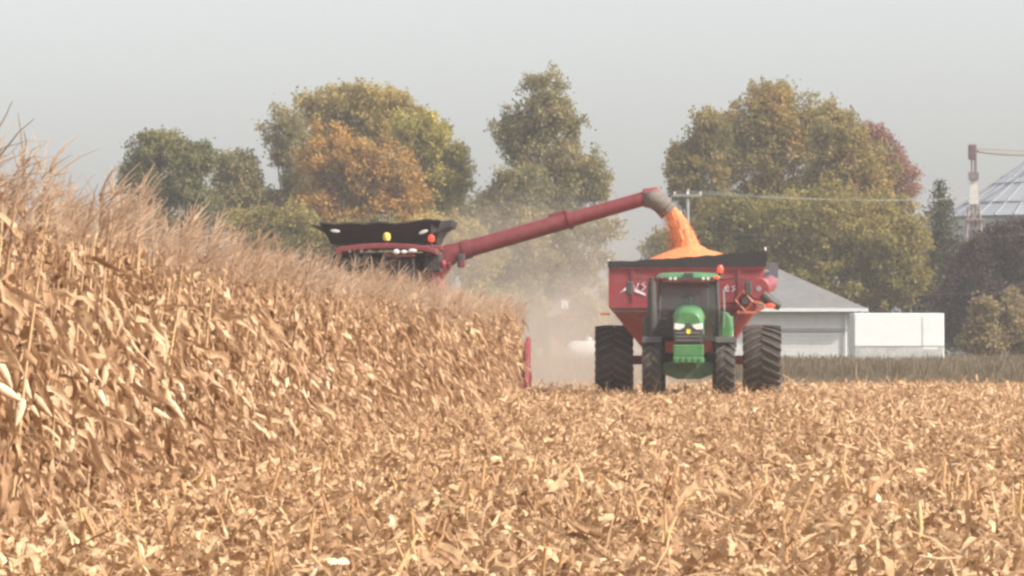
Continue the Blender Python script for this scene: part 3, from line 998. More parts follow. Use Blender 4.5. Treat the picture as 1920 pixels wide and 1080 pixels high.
# frame, axle, tongue
MB().box((-.75, -.2, .98), (.14, 4.6, .2)).box((.75, -.2, .98), (.14, 4.6, .2)).box((0, 0, .9), (3.0, .24, .24)).box((0, -2.4, .98), (1.6, .16, .2)).build('frame', M_RED, gc, bevel=.01)
MB().tube([(-.7, -2.4, .95), (-.1, -4.6, .60), (0, -5.5, .55)], .07, 8).tube([(.7, -2.4, .95), (.1, -4.6, .60), (0, -5.5, .55)], .07, 8).build('tongue', M_RED, gc)
MB().tube([(-1.1, -2.25, 2.3), (-.8, -2.4, 1.0)], .045, 6).tube([(1.1, -2.25, 2.3), (.8, -2.4, 1.0)], .045, 6).build('strut', M_RED, gc)
for s in (-1, 1):
    make_wheel(gc, s * 1.98, 0, .92, 1.0, .45, 22, M_WRIM, .06)
# unloading auger folded on the right
MB().tube([(.55, -2.0, .85), (1.15, -2.55, 1.65), (1.68, -2.75, 2.40)], [.20, .20, .19], 14).build('lower_auger', M_RED, gc, smooth=True)
fl = MB().lathe([(.20, .06), (.31, .06), (.31, -.02), (.27, -.06), (.20, -.06)], (1.86, -2.85, 2.78), 'Y', 22)
flo = fl.build('auger_flange', M_RED, gc, smooth=True)
MB().lathe([(.002, -.02), (.205, -.02), (.205, .05)], (1.86, -2.85, 2.78), 'Y', 20).build('auger_mouth', M_BLACK, flo)
MB().lathe([(.002, -.08), (.07, -.08), (.08, -.02)], (1.86, -2.85, 2.78), 'Y', 12).build('auger_hub', M_GREY, flo)
for k in range(3):
    a = 2 * math.pi * k / 3 + .4
    MB().box((1.86 + .13 * math.cos(a), -2.88, 2.78 + .13 * math.sin(a)), (.11, .02, .03), rot=(0, -a, 0)).build('spoke', M_GREY, flo)
MB().tube([(1.92, -2.75, 2.82), (2.16, -1.5, 2.9), (2.22, 1.8, 3.0)], [.22, .20, .20], 14).build('upper_auger', M_RED, gc, smooth=True)
MB().tube([(1.98, -2.8, 2.62), (2.20, -2.85, 2.42), (2.42, -2.8, 2.32)], [.16, .15, .11], 10).build('discharge_boot', M_DARK, gc, smooth=True)
MB().ball((2.16, -2.97, 2.33), (.13, .06, .07)).build('work_lamp', M_REDLENS, gc)
MB().tube([(1.25, -2.9, 2.48), (1.45, -2.95, 2.72), (1.70, -2.95, 2.44), (1.50, -2.95, 2.20), (1.25, -2.9, 2.48)], .032, 6).tube(
    [(1.70, -2.95, 2.44), (2.0, -2.95, 2.36)], .03, 6).build('hinge_link', M_ORANGE, gc)
MB().lathe([(.002, -.05), (.09, -.05), (.10, .05)], (1.50, -2.93, 2.46), 'Y', 12).build('hinge_cylinder', M_DARK, gc)
MB().tube([(1.3, -2.9, 2.16), (1.75, -2.92, 2.14), (2.0, -2.92, 2.3)], .045, 7).build('hydraulic_ram', M_ORANGE, gc)

# heap and falling stream of shelled corn
hx, hy = CX + .10, YC - .3
heap_pts = []
nr, na = 22, 48
V = [(0, 0, 4.06)]
for i in range(1, nr + 1):
    rr = i / nr
    for k in range(na):
        a = 2 * math.pi * k / na
        sx = 1.85 if math.cos(a) > 0 else 1.85
        zz = 4.05 - .74 * rr ** 1.1 - .05 * math.exp(-((rr - .25) / .1) ** 2) * (math.cos(a) > .3)
        zz += random.uniform(-.018, .018)
        V.append((rr * sx * math.cos(a), rr * 1.9 * math.sin(a), max(zz, 3.30)))
Fc = [(0, 1 + k, 1 + (k + 1) % na) for k in range(na)]
for i in range(nr - 1):
    for k in range(na):
        k2 = (k + 1) % na
        Fc.append((1 + i * na + k, 1 + (i + 1) * na + k, 1 + (i + 1) * na + k2, 1 + i * na + k2))
heap = MB().add(V, Fc).build('grain_heap', M_GRAIN, None, (hx, hy, 0), smooth=True)
tag(heap, 'heap of orange shelled corn rising above the rim of the red cart', 'corn grain', kind='stuff')
s_top, s_bot = W(1255, 398, YC), W(1294, 486, YC)
pts, rr = [], []
for i in range(15):
    t = i / 14
    x = s_top.x + (s_bot.x - s_top.x) * (1.35 * t - .35 * t * t)
    zz = s_top.z + .05 - (s_top.z + .1 - s_bot.z) * (t ** 1.25)
    pts.append((x, YC - .3 + .3 * (1 - t), zz)); rr.append(.165 + .20 * t + (.14 * ((t - .7) / .3) ** 2 if t > .7 else 0))
stm = MB().tube(pts, rr, 40)
sv = []
for i, p in enumerate(stm.v):
    c = pts[i // 40]
    k = 1 + .05 * math.sin(i * 1.7) + random.uniform(-.11, .09)
    sv.append((c[0] + (p[0] - c[0]) * k, c[1] + (p[1] - c[1]) * k, p[2] + random.uniform(-.01, .01)))
stm.v = sv
for i in range(5000):                     # loose kernels round the stream
    t = random.random() ** .8
    j = min(int(t * 14), 13)
    c = Vector(pts[j]).lerp(Vector(pts[j + 1]), t * 14 - j)
    a = random.uniform(0, 6.28); q = rr[j] * (1 + abs(random.gauss(0, .20))) + abs(random.gauss(0, .025))
    p = c + Vector((math.cos(a) * q - (random.random() ** 3) * .16, math.sin(a) * q, 0))
    s_ = random.uniform(.007, .014)
    stm.add([p + Vector((s_, 0, 0)), p + Vector((-s_, 0, 0)), p + Vector((0, s_, 0)), p + Vector((0, 0, s_ * 1.5))], [(0, 2, 3), (1, 3, 2), (0, 3, 1), (0, 1, 2)])
stream = stm.build('grain_stream', M_GRAIN, smooth=True)
tag(stream, 'orange corn pouring from the auger spout into the cart', 'corn grain', kind='stuff')

# ------------------------------------------------------------------ combine harvester
YH = 129.0
HX = W(720, 640, YH).x
K = F / YH


def cx(px): return (px - 720) / K


def cz(py): return CAMZ + (640 - py) / K


cb = empty('combine_harvester', (HX, YH, 0))
tag(cb, 'red combine harvester deep in the corn, black tank open and auger swung out', 'combine harvester')
MB().box((0, 2.0, 2.3), (2.9, 6.2, 2.6), taper=.96).box((0, 4.2, 2.2), (2.4, 2.4, 1.9)).build('body', M_CRED, cb, bevel=.08)
# grain tank with flared black extension panels
zb, zt = cz(457), cz(419)
b0 = [(-1.40, -.5), (1.42, -.5), (1.42, 2.2), (-1.40, 2.2)]
t0 = [(cx(604), -1.0), (cx(830), -1.0), (cx(836), 2.8), (cx(598), 2.8)]
for k in range(4):
    k2 = (k + 1) % 4
    a, b_, c, d = b0[k], b0[k2], t0[k2], t0[k]
    n = 8
    vs, fs = [], []
    for i in range(n + 1):
        t = i / n
        vs.append((a[0] + (b_[0] - a[0]) * t, a[1] + (b_[1] - a[1]) * t, zb))
        wz = random.uniform(-.05, .03) if 0 < i < n else 0
        vs.append((d[0] + (c[0] - d[0]) * t, d[1] + (c[1] - d[1]) * t, zt + wz + (.05 if d[0] * (1 - t) + c[0] * t > .8 else 0)))
    for i in range(n): fs.append((2 * i, 2 * i + 2, 2 * i + 3, 2 * i + 1))
    o = MB().add(vs, fs).build('tank_panel', M_BLACK, cb)
    m_ = o.modifiers.new('solid', 'SOLIDIFY'); m_.thickness = .05
MB().box((0, .85, zb + .06), (2.75, 2.6, .04)).build('tank_floor', M_DARK, cb)
# side wings of the tank cover
MB().add([(cx(612), -.9, cz(437)), (cx(586), -.6, cz(423)), (cx(586), 2.4, cz(423)), (cx(612), 2.4, cz(437)), (cx(612), -.9, cz(426)), (cx(586), -.6, cz(421)), (cx(586), 2.4, cz(421)), (cx(612), 2.4, cz(426))],
         [(0, 1, 5, 4), (1, 2, 6, 5), (2, 3, 7, 6), (4, 5, 6, 7), (0, 3, 2, 1)]).build('tank_wing', M_BLACK, cb)
MB().add([(cx(812), -.95, cz(441)), (cx(846), -.6, cz(425)), (cx(846), 2.4, cz(425)), (cx(812), 2.4, cz(441)), (cx(812), -.95, cz(417)), (cx(850), -.6, cz(413)), (cx(850), 2.4, cz(413)), (cx(812), 2.4, cz(417))],
         [(0, 1, 5, 4), (1, 2, 6, 5), (2, 3, 7, 6), (4, 5, 6, 7), (0, 3, 2, 1)]).build('tank_wing', M_BLACK, cb)
for px, py, rz in ((633, 434, -.12), (798, 436, .35)):
    MB().ball((0, 0, 0), (.13, .02, .045), 12, 6).build('tank_window', M_WRIM, cb, (cx(px), -.93, cz(py)), (0, -rz, 0))
MB().tube([(cx(718), -.3, cz(420)), (cx(717), -.3, cz(397))], .03, 6).tube([(cx(730), -.3, cz(420)), (cx(731), -.3, cz(394))], .03, 6).tube(
    [(cx(716), -.3, cz(399)), (cx(724), -.3, cz(408))], .03, 6).ball((cx(717), -.3, cz(397)), (.08, .07, .04)).build('antenna', M_SPOUT, cb)
# cab
cab = MB().add([(-.95, -2.0, 2.0), (.95, -2.0, 2.0), (.9, -2.3, 3.60), (-.9, -2.3, 3.60), (-.95, -.45, 2.0), (.95, -.45, 2.0), (.9, -.45, 3.60), (-.9, -.45, 3.60)],
               [(0, 1, 2, 3), (1, 5, 6, 2), (4, 0, 3, 7)]).build('cab_glass', glassmat('dark_cab_glass', (.03, .035, .035), .85), cb)
for s in (-1, 1):
    MB().tube([(s * .95, -2.0, 2.0), (s * .9, -2.3, 3.6)], .06, 6).build('cab_pillar', M_DARK, cb)
MB().box((0, -1.2, 1.9), (1.95, 1.7, .2)).box((0, -.5, 2.8), (2.7, .1, 1.95)).box((0, -1.0, 2.4), (.55, .2, .9)).build('cab_inside', M_DARK, cb)
arch = []
for i in range(13):
    t = i / 12
    arch.append((cx(640) + (cx(828) - cx(640)) * t, cz(470) + .16 * math.sin(math.pi * t) ** .6))
poly = [(x, zz - .15) for x, zz in arch] + arch[::-1]
rfc = MB().prism(poly, -2.45, -.4).build('cab_roof', M_CRED, cb, bevel=.03)
for px, r_ in ((668, .05), (690, .05), (705, .05)):
    MB().lathe([(.002, -.05), (r_, -.05), (r_ * .9, .05)], (cx(px), -2.45, cz(474)), 'Y', 10).build('roof_light', M_SPOUT, rfc)
for px in (754, 768, 784):
    MB().ball((cx(px), -2.47, cz(475 - (px == 784) * 2)), (.085 + .03 * (px == 784), .04, .05 + .02 * (px == 754)), 10, 6).build('roof_light', M_CHROME, rfc, label='bright lamp in the cab roof')
MB().box((cx(762), -2.4, cz(482)), (.75, .1, .07)).build('roof_trim', M_CRED, rfc, bevel=.02)
for px, py, m_, r_, nm in ((731, 445, M_YLENS, .105, 'yellow beacon with a pale lens'), (814, 448, M_REDLENS, .09, 'glowing red-orange beacon')):
    o = MB().lathe([(r_ * .8, -r_), (r_, -.02), (r_ * .85, r_ * .6), (r_ * .3, r_), (.003, r_ * 1.02)], (cx(px), -1.3, cz(py)), 'Z', 14).build('beacon', m_, cb, smooth=True, label=nm)
    MB().tube([(cx(px), -1.3, cz(py) - r_), (cx(px), -1.3, cz(468))], .03, 6).build('beacon_post', M_DARK, o)
for px in (680, 697, 732):
    MB().box((cx(px), -2.3, cz(487)), (.16, .10, .30)).build('mirror', M_DARK, cb, bevel=.03)
for s, px in ((-1, 600), (1, 872)):
    mb = MB().tube([(cx(848) * s * (1 if s > 0 else 1), -1.7, cz(500)), (cx(px), -2.0, cz(483))], .02, 6)
    o = mb.build('mirror_arm', M_DARK, cb)
    MB().box((cx(px), -2.0, cz(491)), (.20, .08, .36)).build('side_mirror', M_DARK, cb, bevel=.04)
    MB().box((cx(px) + .04, -2.045, cz(497)), (.12, .02, .14)).build('side_reflector', M_RED, cb)
MB().box((cx(815), -.9, cz(492)), (.50, .8, .55)).build('cab_side_box', M_DARK, cb, bevel=.05)
MB().ball((cx(836), -1.45, cz(497)), (.09, .06, .12)).ball((cx(848), -1.45, cz(500)), (.07, .06, .09)).build('side_lamp', M_RED, cb)
MB().box((cx(817), -.85, cz(466)), (.45, .4, .16)).build('hose_cover', M_CRED, cb, bevel=.04)
# unloading auger swung out
pA, pB = Vector((cx(838), 0.0, cz(478))), Vector((cx(1210), 0.0, cz(372)))
ax = (pB - pA)
pM = pA + ax * .62
au = MB().tube([pA - ax * .01, pA + ax * .08, pM], [.285, .235, .225], 20).tube([pM, pB], [.205, .195], 20).build('unloading_auger', M_CRED, cb, smooth=True)
dirv = ax.normalized()
MB().tube([pM - dirv * .05, pM + dirv * .05], .26, 20).build('auger_collar', M_CRED, au)
MB().tube([pA + ax * .08, pA + ax * .12], .27, 20).build('auger_collar', M_CRED, au)
MB().tube([pB + Vector((-.04, -.02, .10)), pB + Vector((.30, 0, .15)), pB + Vector((.42, 0, .02))], [.16, .15, .10], 14).build('auger_end_cap', M_CRED, au, smooth=True)
sp = MB()
q = [pB + Vector((-.02, 0, -.01)), pB + Vector((.22, 0, -.02)), pB + Vector((.44, 0, -.14)), pB + Vector((.64, 0, -.40))]
sp.tube(q, [.20, .24, .25, .22], 18, caps=False)
spo = sp.build('spout', M_SPOUT, au, smooth=True)
s_ = spo.modifiers.new('solid', 'SOLIDIFY'); s_.thickness = .025; s_.offset = 1
for t in (.25, .5, .75):
    p = q[1].lerp(q[3], t)
    d = (q[3] - q[1]).normalized()
    c_ = q[2] if t == .5 else p + Vector((.03, 0, .03))
    MB().tube([c_ - d * .02, c_ + d * .02], .268, 18, caps=False).build('spout_band', M_DARK, spo)
MB().box((pM.x - .35, 0, pM.z - .02 + .19), (.5, .12, .06), rot=(0, -math.atan2(ax.z, ax.x), 0)).build('auger_bracket', M_CRED, au)
MB().tube([pA + Vector((-.35, 0, -.5)), pA + Vector((-.1, 0, -.1)), pA + ax * .02], [.30, .32, .29], 16).build('auger_elbow', M_CRED, cb, smooth=True)
# wheels, feeder house and corn head
for s in (-1, 1):
    make_wheel(cb, s * 1.75, -.4, .98, .62, .45, 20, M_WRIM, .055)
    make_wheel(cb, s * 1.45, 4.4, .66, .44, .33, 18, M_WRIM, .045)
MB().tube([(-1.7, -.4, .98), (1.7, -.4, .98)], .16, 10).build('axle', M_DARK, cb)
MB().prism_x([(-1.0, 2.0), (-1.0, 1.2), (-3.9, .45), (-3.9, 1.2)], -.6, .6).build('feeder_house', M_CRED, cb, bevel=.03)
hw = -HX + W(991, 700, 124.6).x - .02
MB().box((0, -4.0, .85), (2 * hw - .1, .12, 1.0)).box((0, -4.25, .32), (2 * hw - .1, .5, .1)).build('corn_head_frame', M_CRED, cb, bevel=.02)
MB().tube([(-hw + .2, -4.3, .62), (hw - .2, -4.3, .62)], .2, 12).build('cross_auger', M_CRED, cb)
for s in (-1, 1):
    MB().prism_x([(-3.85, .25), (-3.85, 1.50), (-4.3, 1.52), (-5.0, 1.05), (-5.6, .35), (-5.6, .22)], s * hw - .06, s * hw + .06).build('end_shield', M_RED, cb, bevel=.03)
for k in range(11):
    x = -hw + 2 * hw * k / 10
    if k in (0, 10): x *= .97
    vs = [(x - .22, -4.5, .62), (x + .22, -4.5, .62), (x + .2, -4.5, .25), (x - .2, -4.5, .25), (x - .13, -5.3, .42), (x + .13, -5.3, .42), (x + .12, -5.3, .2), (x - .12, -5.3, .2), (x, -6.1, .16)]
    MB().add(vs, [(0, 1, 2, 3)[::-1], (0, 4, 5, 1), (1, 5, 6, 2), (2, 6, 7, 3), (3, 7, 4, 0), (4, 8, 5), (5, 8, 6), (6, 8, 7), (7, 8, 4)]).build('snout', M_CRED, cb, bevel=.02)

# ------------------------------------------------------------------ trees
CL = []
for s in range(6):
    r = random.Random(s + 900)
    V, Q = [], []
    for k in range(3):
        c = np.array([r.gauss(0, .19) for _ in range(3)])
        n = np.array([r.gauss(0, 1) for _ in range(3)]); n /= np.linalg.norm(n)
        u = np.cross(n, [r.gauss(0, 1) for _ in range(3)]); u /= np.linalg.norm(u)
        v = np.cross(n, u)
        a, b = r.uniform(.07, .13), r.uniform(.05, .09)
        o = len(V)
        V += [c - u * a, c - v * b + n * .02, c + u * a, c + v * b + n * .02]
        Q.append((o, o + 1, o + 2, o + 3))
    CL.append((np.array(V), np.array(Q)))


def tree(name, label, cat, Y, base_px, lobes, mat, bark, n_leaf, leaf=1.0, sub=1.0, fill=.35, group=None, trunk_r=.22, limbs=26, seed=0, tilt=0, bias=0.0):
    """lobes: photo ellipses (cx, cy, rx, ry, weight) giving the crown outline; depth is made from them"""
    R_ = np.random.default_rng(seed + 11)
    n_leaf = int(n_leaf * 1.35)
    rr_ = random.Random(seed)
    k = F / Y
    base = W(base_px, 640, Y); base.z = -.1
    t = empty(name, base)
    tag(t, label, cat, group)
    C = []
    for (a, b, rx, ry, wgt) in lobes:
        p = W(a, b, Y) - base
        C.append((p.x, 0.0, p.z, rx / k, (rx + ry) / 2 / k * .85, ry / k, wgt))
    tot = sum(c[3] * c[5] * c[6] for c in C)
    subs = []
    for c in C:
        area = c[3] * c[5]
        m = max(8, int(9 + area * 3.4))
        for i in range(m):
            d = R_.normal(size=3); d /= np.linalg.norm(d)
            q = (fill + (1 - fill) * R_.random()) ** .6
            sr = sub * R_.uniform(.55, 1.15)
            q2 = np.array([c[3], c[4], c[5]])
            q2 = np.maximum(q2 - sr * .55, q2 * .3)
            p = np.array([c[0], c[1], c[2]]) + d * q2 * q
            subs.append((p, sr, c[6], R_.random()))
    for c in C:
        for i in range(int(8 + c[3] * c[5] * 3.0)):
            d = R_.normal(size=3); d /= np.linalg.norm(d)
            d[2] = abs(d[2]) if R_.random() < .5 else d[2]
            p = np.array([c[0], c[1], c[2]]) + d * np.array([c[3], c[4], c[5]]) * R_.uniform(.88, 1.10)
            subs.append((p, sub * R_.uniform(.22, .42), c[6] * 1.6, R_.random()))
    ws = np.array([s[1] ** 2 * s[2] for s in subs]); ws /= ws.sum()
    who = R_.choice(len(subs), n_leaf, p=ws)
    P = np.array([s[0] for s in subs])[who]
    sr = np.array([s[1] for s in subs])[who]
    lr = np.array([s[3] for s in subs])[who]
    d = R_.normal(size=(n_leaf, 3)); d /= np.linalg.norm(d, axis=1)[:, None]
    T_ = P + d * (sr * R_.random(n_leaf) ** .45)[:, None] * np.array([1.0, 1.0, .72])
    Mm = rotm(R_.random(n_leaf) * 6.28, R_.random(n_leaf) * 6.28, R_.random(n_leaf) * 6.28, leaf * .80 * R_.uniform(.7, 1.4, n_leaf))
    V, Q, I = scatter(CL, R_.integers(0, 6, n_leaf), Mm, T_)
    rnd = np.clip(.65 * lr + .35 * R_.random(n_leaf) + bias, .001, .999)[I]
    me = np_mesh('crown', V, Q, rnd * .5, mat)
    cr = bpy.data.objects.new('crown', me)
    COL.objects.link(cr); cr.parent = t
    # trunk and limbs
    tops = max(s[0][2] for s in subs)
    low = min(s[0][2] for s in subs)
    mid = np.mean([s[0] for s in subs], axis=0)
    tb = MB()
    tp = [(0, 0, 0), (mid[0] * .2, 0, max(1.0, low * .6)), (mid[0] * .7, 0, mid[2] * .8), (mid[0], 0, tops * .85)]
    tb.tube(tp, [trunk_r * 1.25, trunk_r, trunk_r * .65, trunk_r * .2], 8)
    tb.build('trunk', bark, t, smooth=True)
    lb = MB()
    ch = rr_.sample(range(len(subs)), min(limbs, len(subs)))
    for i in ch:
        e = subs[i][0]
        h = rr_.uniform(.25, .75)
        j = min(int(h * 3), 2)
        s0_ = Vector(tp[j]).lerp(Vector(tp[j + 1]), h * 3 - j)
        if s0_.z > e[2]: s0_.z = max(.8, e[2] * .7)
        m_ = (s0_ + Vector(e)) / 2 + Vector((rr_.gauss(0, .3), rr_.gauss(0, .3), rr_.uniform(-.2, .5)))
        lb.tube([s0_, m_, Vector(e)], [trunk_r * .38, trunk_r * .22, .02], 5)
    lb.build('limbs', bark, t, smooth=True)
    return t


BARK = pmat('bark', (0.13, 0.105, 0.085), .9, var=.3, scale=6)


def fol(name, cols, ns=.22):
    n = len(cols)
    return leafmat(name, [(.5 * i / (n - 1) * 1.0, c) for i, c in enumerate(cols)] , noise=.0 + .18, nscale=ns, transl=.3)


# the attribute only spans 0..0.5, so the object's random offset is cancelled for foliage
def foliage(name, cols, ns=.22, noise=.4):
    m = leafmat(name, [(i / (len(cols) - 1), c) for i, c in enumerate(cols)], noise=noise, nscale=ns, transl=.45)
    N, L = m.node_tree.nodes, m.node_tree.links
    for n in list(N):
        if n.type == 'MATH' and n.operation == 'FRACT':
            n.operation = 'MULTIPLY'; n.inputs[1].default_value = 2.0
        if n.type == 'MATH' and n.operation == 'ADD':
            for l in list(n.inputs[1].links): L.remove(l)
            n.inputs[1].default_value = 0.0
    return m


F_GREEN = foliage('green_foliage', [(.095, .105, .045), (.135, .145, .055), (.22, .195, .07), (.38, .29, .11)])
F_GREY = foliage('grey_green_foliage', [(0.154, 0.144, 0.067), (0.227, 0.202, 0.086), (0.325, 0.261, 0.119), (0.434, 0.321, 0.159)])
F_OLIVE = foliage('olive_gold_foliage', [(0.188, 0.154, 0.061), (0.315, 0.245, 0.081), (0.457, 0.337, 0.101), (0.598, 0.414, 0.134)])
F_ORANGE = foliage('orange_gold_foliage', [(.20, .14, .05), (.34, .205, .06), (.48, .27, .075), (.58, .36, .12)])
F_YGREEN = foliage('yellow_green_foliage', [(0.157, 0.154, 0.047), (0.283, 0.253, 0.068), (0.426, 0.353, 0.095), (0.598, 0.429, 0.121)])
F_MAPLE = foliage('mixed_olive_red_foliage', [(0.144, 0.134, 0.053), (0.236, 0.194, 0.067), (0.344, 0.254, 0.079), (0.49, 0.27, 0.119)])
F_RED = foliage('russet_foliage', [(.17, .12, .085), (.26, .15, .11), (.36, .19, .15), (.36, .25, .17)])
F_OLIVE2 = foliage('dull_olive_foliage', [(0.128, 0.121, 0.04), (0.216, 0.187, 0.06), (0.325, 0.254, 0.073), (0.434, 0.321, 0.093)])
F_SPRUCE = foliage('spruce_needles', [(.05, .055, .035), (.075, .075, .045), (.10, .095, .06)])
F_PURPLE = foliage('dark_purple_foliage', [(.055, .035, .038), (.08, .05, .05), (.10, .065, .06)])
F_SHRUB = foliage('shrub_foliage', [(0.183, 0.151, 0.077), (0.267, 0.201, 0.103), (0.337, 0.251, 0.128)])

G = 'trees behind the field'
tree('tree', 'dark green round tree at the left end of the tree line, yellowing on top', 'tree', 300, 315,
     [(320, 330, 78, 75, 1), (295, 280, 50, 32, 1), (355, 300, 42, 35, 1), (255, 330, 30, 45, .6), (330, 400, 90, 60, 1)], F_GREEN, BARK, 9000, 1.25, .9, seed=1, group=G)
tree('tree', 'small grey-green tree between the dark green tree and the big golden tree', 'tree', 305, 440,
     [(430, 320, 30, 42, .8), (462, 330, 28, 38, .8), (445, 390, 55, 60, 1), (500, 410, 50, 60, 1)], F_GREY, BARK, 5000, 1.25, .8, seed=2, group=G)
tree('tree', 'tall olive gold tree forming the top of the rounded left clump', 'tree', 310, 670,
     [(620, 215, 75, 58, .8), (690, 210, 75, 58, 1), (740, 240, 65, 60, .9), (660, 320, 130, 90, 1), (600, 400, 90, 80, 1)], F_OLIVE, BARK, 14000, 1.2, 1.0, seed=3, group=G)
tree('tree', 'thin grey bare-looking tree at the left edge of the golden clump', 'tree', 305, 545,
     [(530, 250, 42, 50, .55), (560, 310, 50, 70, .7), (570, 400, 55, 70, .9)], F_GREY, BARK, 4200, 1.15, .7, seed=4, group=G, limbs=40)
tree('tree', 'bright orange gold tree in the middle of the left clump, behind the combine', 'tree', 298, 670,
     [(625, 300, 70, 60, 1), (700, 330, 80, 70, 1), (650, 390, 100, 60, 1), (745, 380, 60, 70, .9)], F_ORANGE, BARK, 11000, 1.25, 1.0, seed=5, group=G)
tree('tree', 'yellow-green tree on the right side of the golden clump', 'tree', 302, 800,
     [(790, 260, 55, 65, 1), (820, 320, 55, 80, 1), (850, 350, 36, 60, .8), (800, 420, 75, 80, 1)], F_YGREEN, BARK, 9500, 1.2, .95, seed=6, group=G)
tree('shrub', 'dull olive low shrub row below the golden trees, left of the combine', 'shrub', 285, 560,
     [(470, 425, 60, 35, 1), (540, 420, 50, 40, 1), (600, 460, 60, 40, 1), (520, 470, 80, 40, 1), (690, 460, 90, 50, 1)], F_OLIVE2, BARK, 6500, 1.2, .7, seed=7, trunk_r=.1)
tree('shrub', 'brown-olive shrubs behind the swung-out auger, right of the combine', 'shrub', 288, 860,
     [(830, 450, 70, 50, 1), (890, 480, 60, 50, 1), (780, 500, 90, 50, 1)], F_OLIVE, BARK, 5500, 1.2, .8, seed=8, trunk_r=.1)
tree('tree', 'tallest tree, narrow and ragged, standing alone above the auger', 'tree', 300, 1020,
     [(1022, 176, 46, 48, 1), (1008, 216, 72, 44, 1), (975, 250, 54, 40, 1), (1045, 245, 58, 50, 1), (1005, 292, 62, 38, .9), (1070, 310, 66, 44, 1),
      (1115, 340, 46, 40, .85), (1060, 370, 70, 45, .85), (1100, 430, 80, 32, .75), (1080, 480, 75, 40, .8), (1100, 540, 60, 45, .8), (1030, 420, 60, 60, .8), (1020, 510, 70, 60, 1), (1060, 600, 60, 40, .8)], F_GREY, BARK, 12500, 1.15, .62, seed=9, group=G, limbs=60)
tree('tree', 'pale hazy grey-brown tree leaning on the left of the tallest tree', 'tree', 296, 965,
     [(975, 350, 55, 48, .9), (925, 390, 42, 34, .8), (985, 430, 70, 70, 1), (950, 520, 75, 80, 1), (905, 420, 25, 60, .8)], F_GREY, BARK, 8500, 1.2, .8, seed=10, group=G)
tree('tree', 'thin-leaved tree at the left edge of the big right clump, above the spout', 'tree', 308, 1310,
     [(1275, 300, 20, 34, .5), (1285, 350, 28, 50, .6), (1325, 250, 48, 46, .8), (1310, 340, 60, 80, .9), (1330, 440, 70, 80, 1)], F_MAPLE, BARK, 7500, 1.15, .8, seed=11, group=G)
tree('tree', 'tallest tree of the right clump with a pointed olive top', 'tree', 312, 1450,
     [(1445, 190, 48, 42, .9), (1430, 240, 78, 60, 1), (1510, 235, 75, 55, 1), (1400, 320, 90, 80, 1), (1500, 320, 100, 80, 1), (1450, 430, 120, 90, 1), (1370, 262, 52, 50, 1), (1560, 240, 50, 40, 1)], F_MAPLE, BARK, 15000, 1.2, 1.0, seed=12, group=G)
tree('tree', 'olive tree in the middle right of the clump with reddish sprays', 'tree', 306, 1580,
     [(1570, 270, 55, 50, 1), (1600, 330, 80, 70, 1), (1560, 400, 100, 80, 1), (1640, 420, 80, 80, 1)], F_MAPLE, BARK, 11500, 1.2, .95, seed=13, group=G, bias=.08)
tree('tree', 'russet thin tree on the right shoulder of the big clump', 'tree', 310, 1655,
     [(1635, 265, 34, 34, .8), (1660, 300, 42, 40, .8), (1695, 335, 32, 44, .7), (1650, 360, 60, 50, .9)], F_RED, BARK, 5200, 1.1, .65, seed=14, group=G, limbs=40)
tree('tree', 'front olive gold tree above the grey house roof', 'tree', 290, 1560,
     [(1480, 440, 90, 80, 1), (1560, 430, 90, 80, 1), (1640, 460, 90, 85, 1), (1690, 470, 55, 90, 1), (1560, 520, 120, 60, 1), (1670, 540, 80, 60, 1)], F_OLIVE2, BARK, 15500, 1.2, 1.0, seed=15, group=G)
tree('tree', 'brown-green tree behind the falling grain and the cart', 'tree', 290, 1370,
     [(1330, 440, 60, 60, 1), (1390, 430, 70, 70, 1), (1350, 530, 90, 80, 1), (1420, 520, 80, 70, 1), (1240, 470, 30, 40, .6)], F_OLIVE2, BARK, 9500, 1.2, .95, seed=16, group=G, bias=-.1)
tree('tree', 'dark purple-leaved tree at the right edge below the grain bin', 'tree', 285, 1870,
     [(1890, 470, 60, 50, 1), (1905, 448, 50, 30, 1), (1835, 470, 30, 30, .5), (1830, 520, 50, 60, 1), (1880, 560, 75, 80, 1), (1800, 580, 45, 60, 1), (1950, 520, 60, 90, 1)], F_PURPLE, BARK, 12000, 1.2, .8, seed=17, group=G)
tree('shrub', 'pale olive feathery shrub in front of the purple-leaved tree', 'shrub', 255, 1855,
     [(1848, 600, 26, 42, .9), (1840, 640, 40, 30, 1)], F_SHRUB, BARK, 2300, 1.05, .45, seed=18, trunk_r=.06, group='pale shrubs at the right')
tree('shrub', 'pale olive feathery shrub nearest the right edge of the photo', 'shrub', 256, 1905,
     [(1896, 595, 24, 48, .9), (1905, 640, 40, 30, 1)], F_SHRUB, BARK, 2300, 1.05, .45, seed=19, trunk_r=.06, group='pale shrubs at the right')
tree('shrub', 'low dusty hedge behind the corn edge, left of the tractor', 'shrub', 275, 1010,
     [(960, 600, 70, 50, 1), (1030, 620, 40, 34, .8), (900, 590, 60, 60, 1)], F_OLIVE2, BARK, 4200, 1.2, .7, seed=20, trunk_r=.08)

tree('shrub', 'thin grey-brown bush hiding the brick house wall', 'shrub', 260, 1085,
     [(1100, 590, 30, 42, .9), (1065, 615, 26, 26, .7), (1130, 610, 30, 34, .9)], F_GREY, BARK, 2600, 1.0, .5, seed=21, trunk_r=.07)

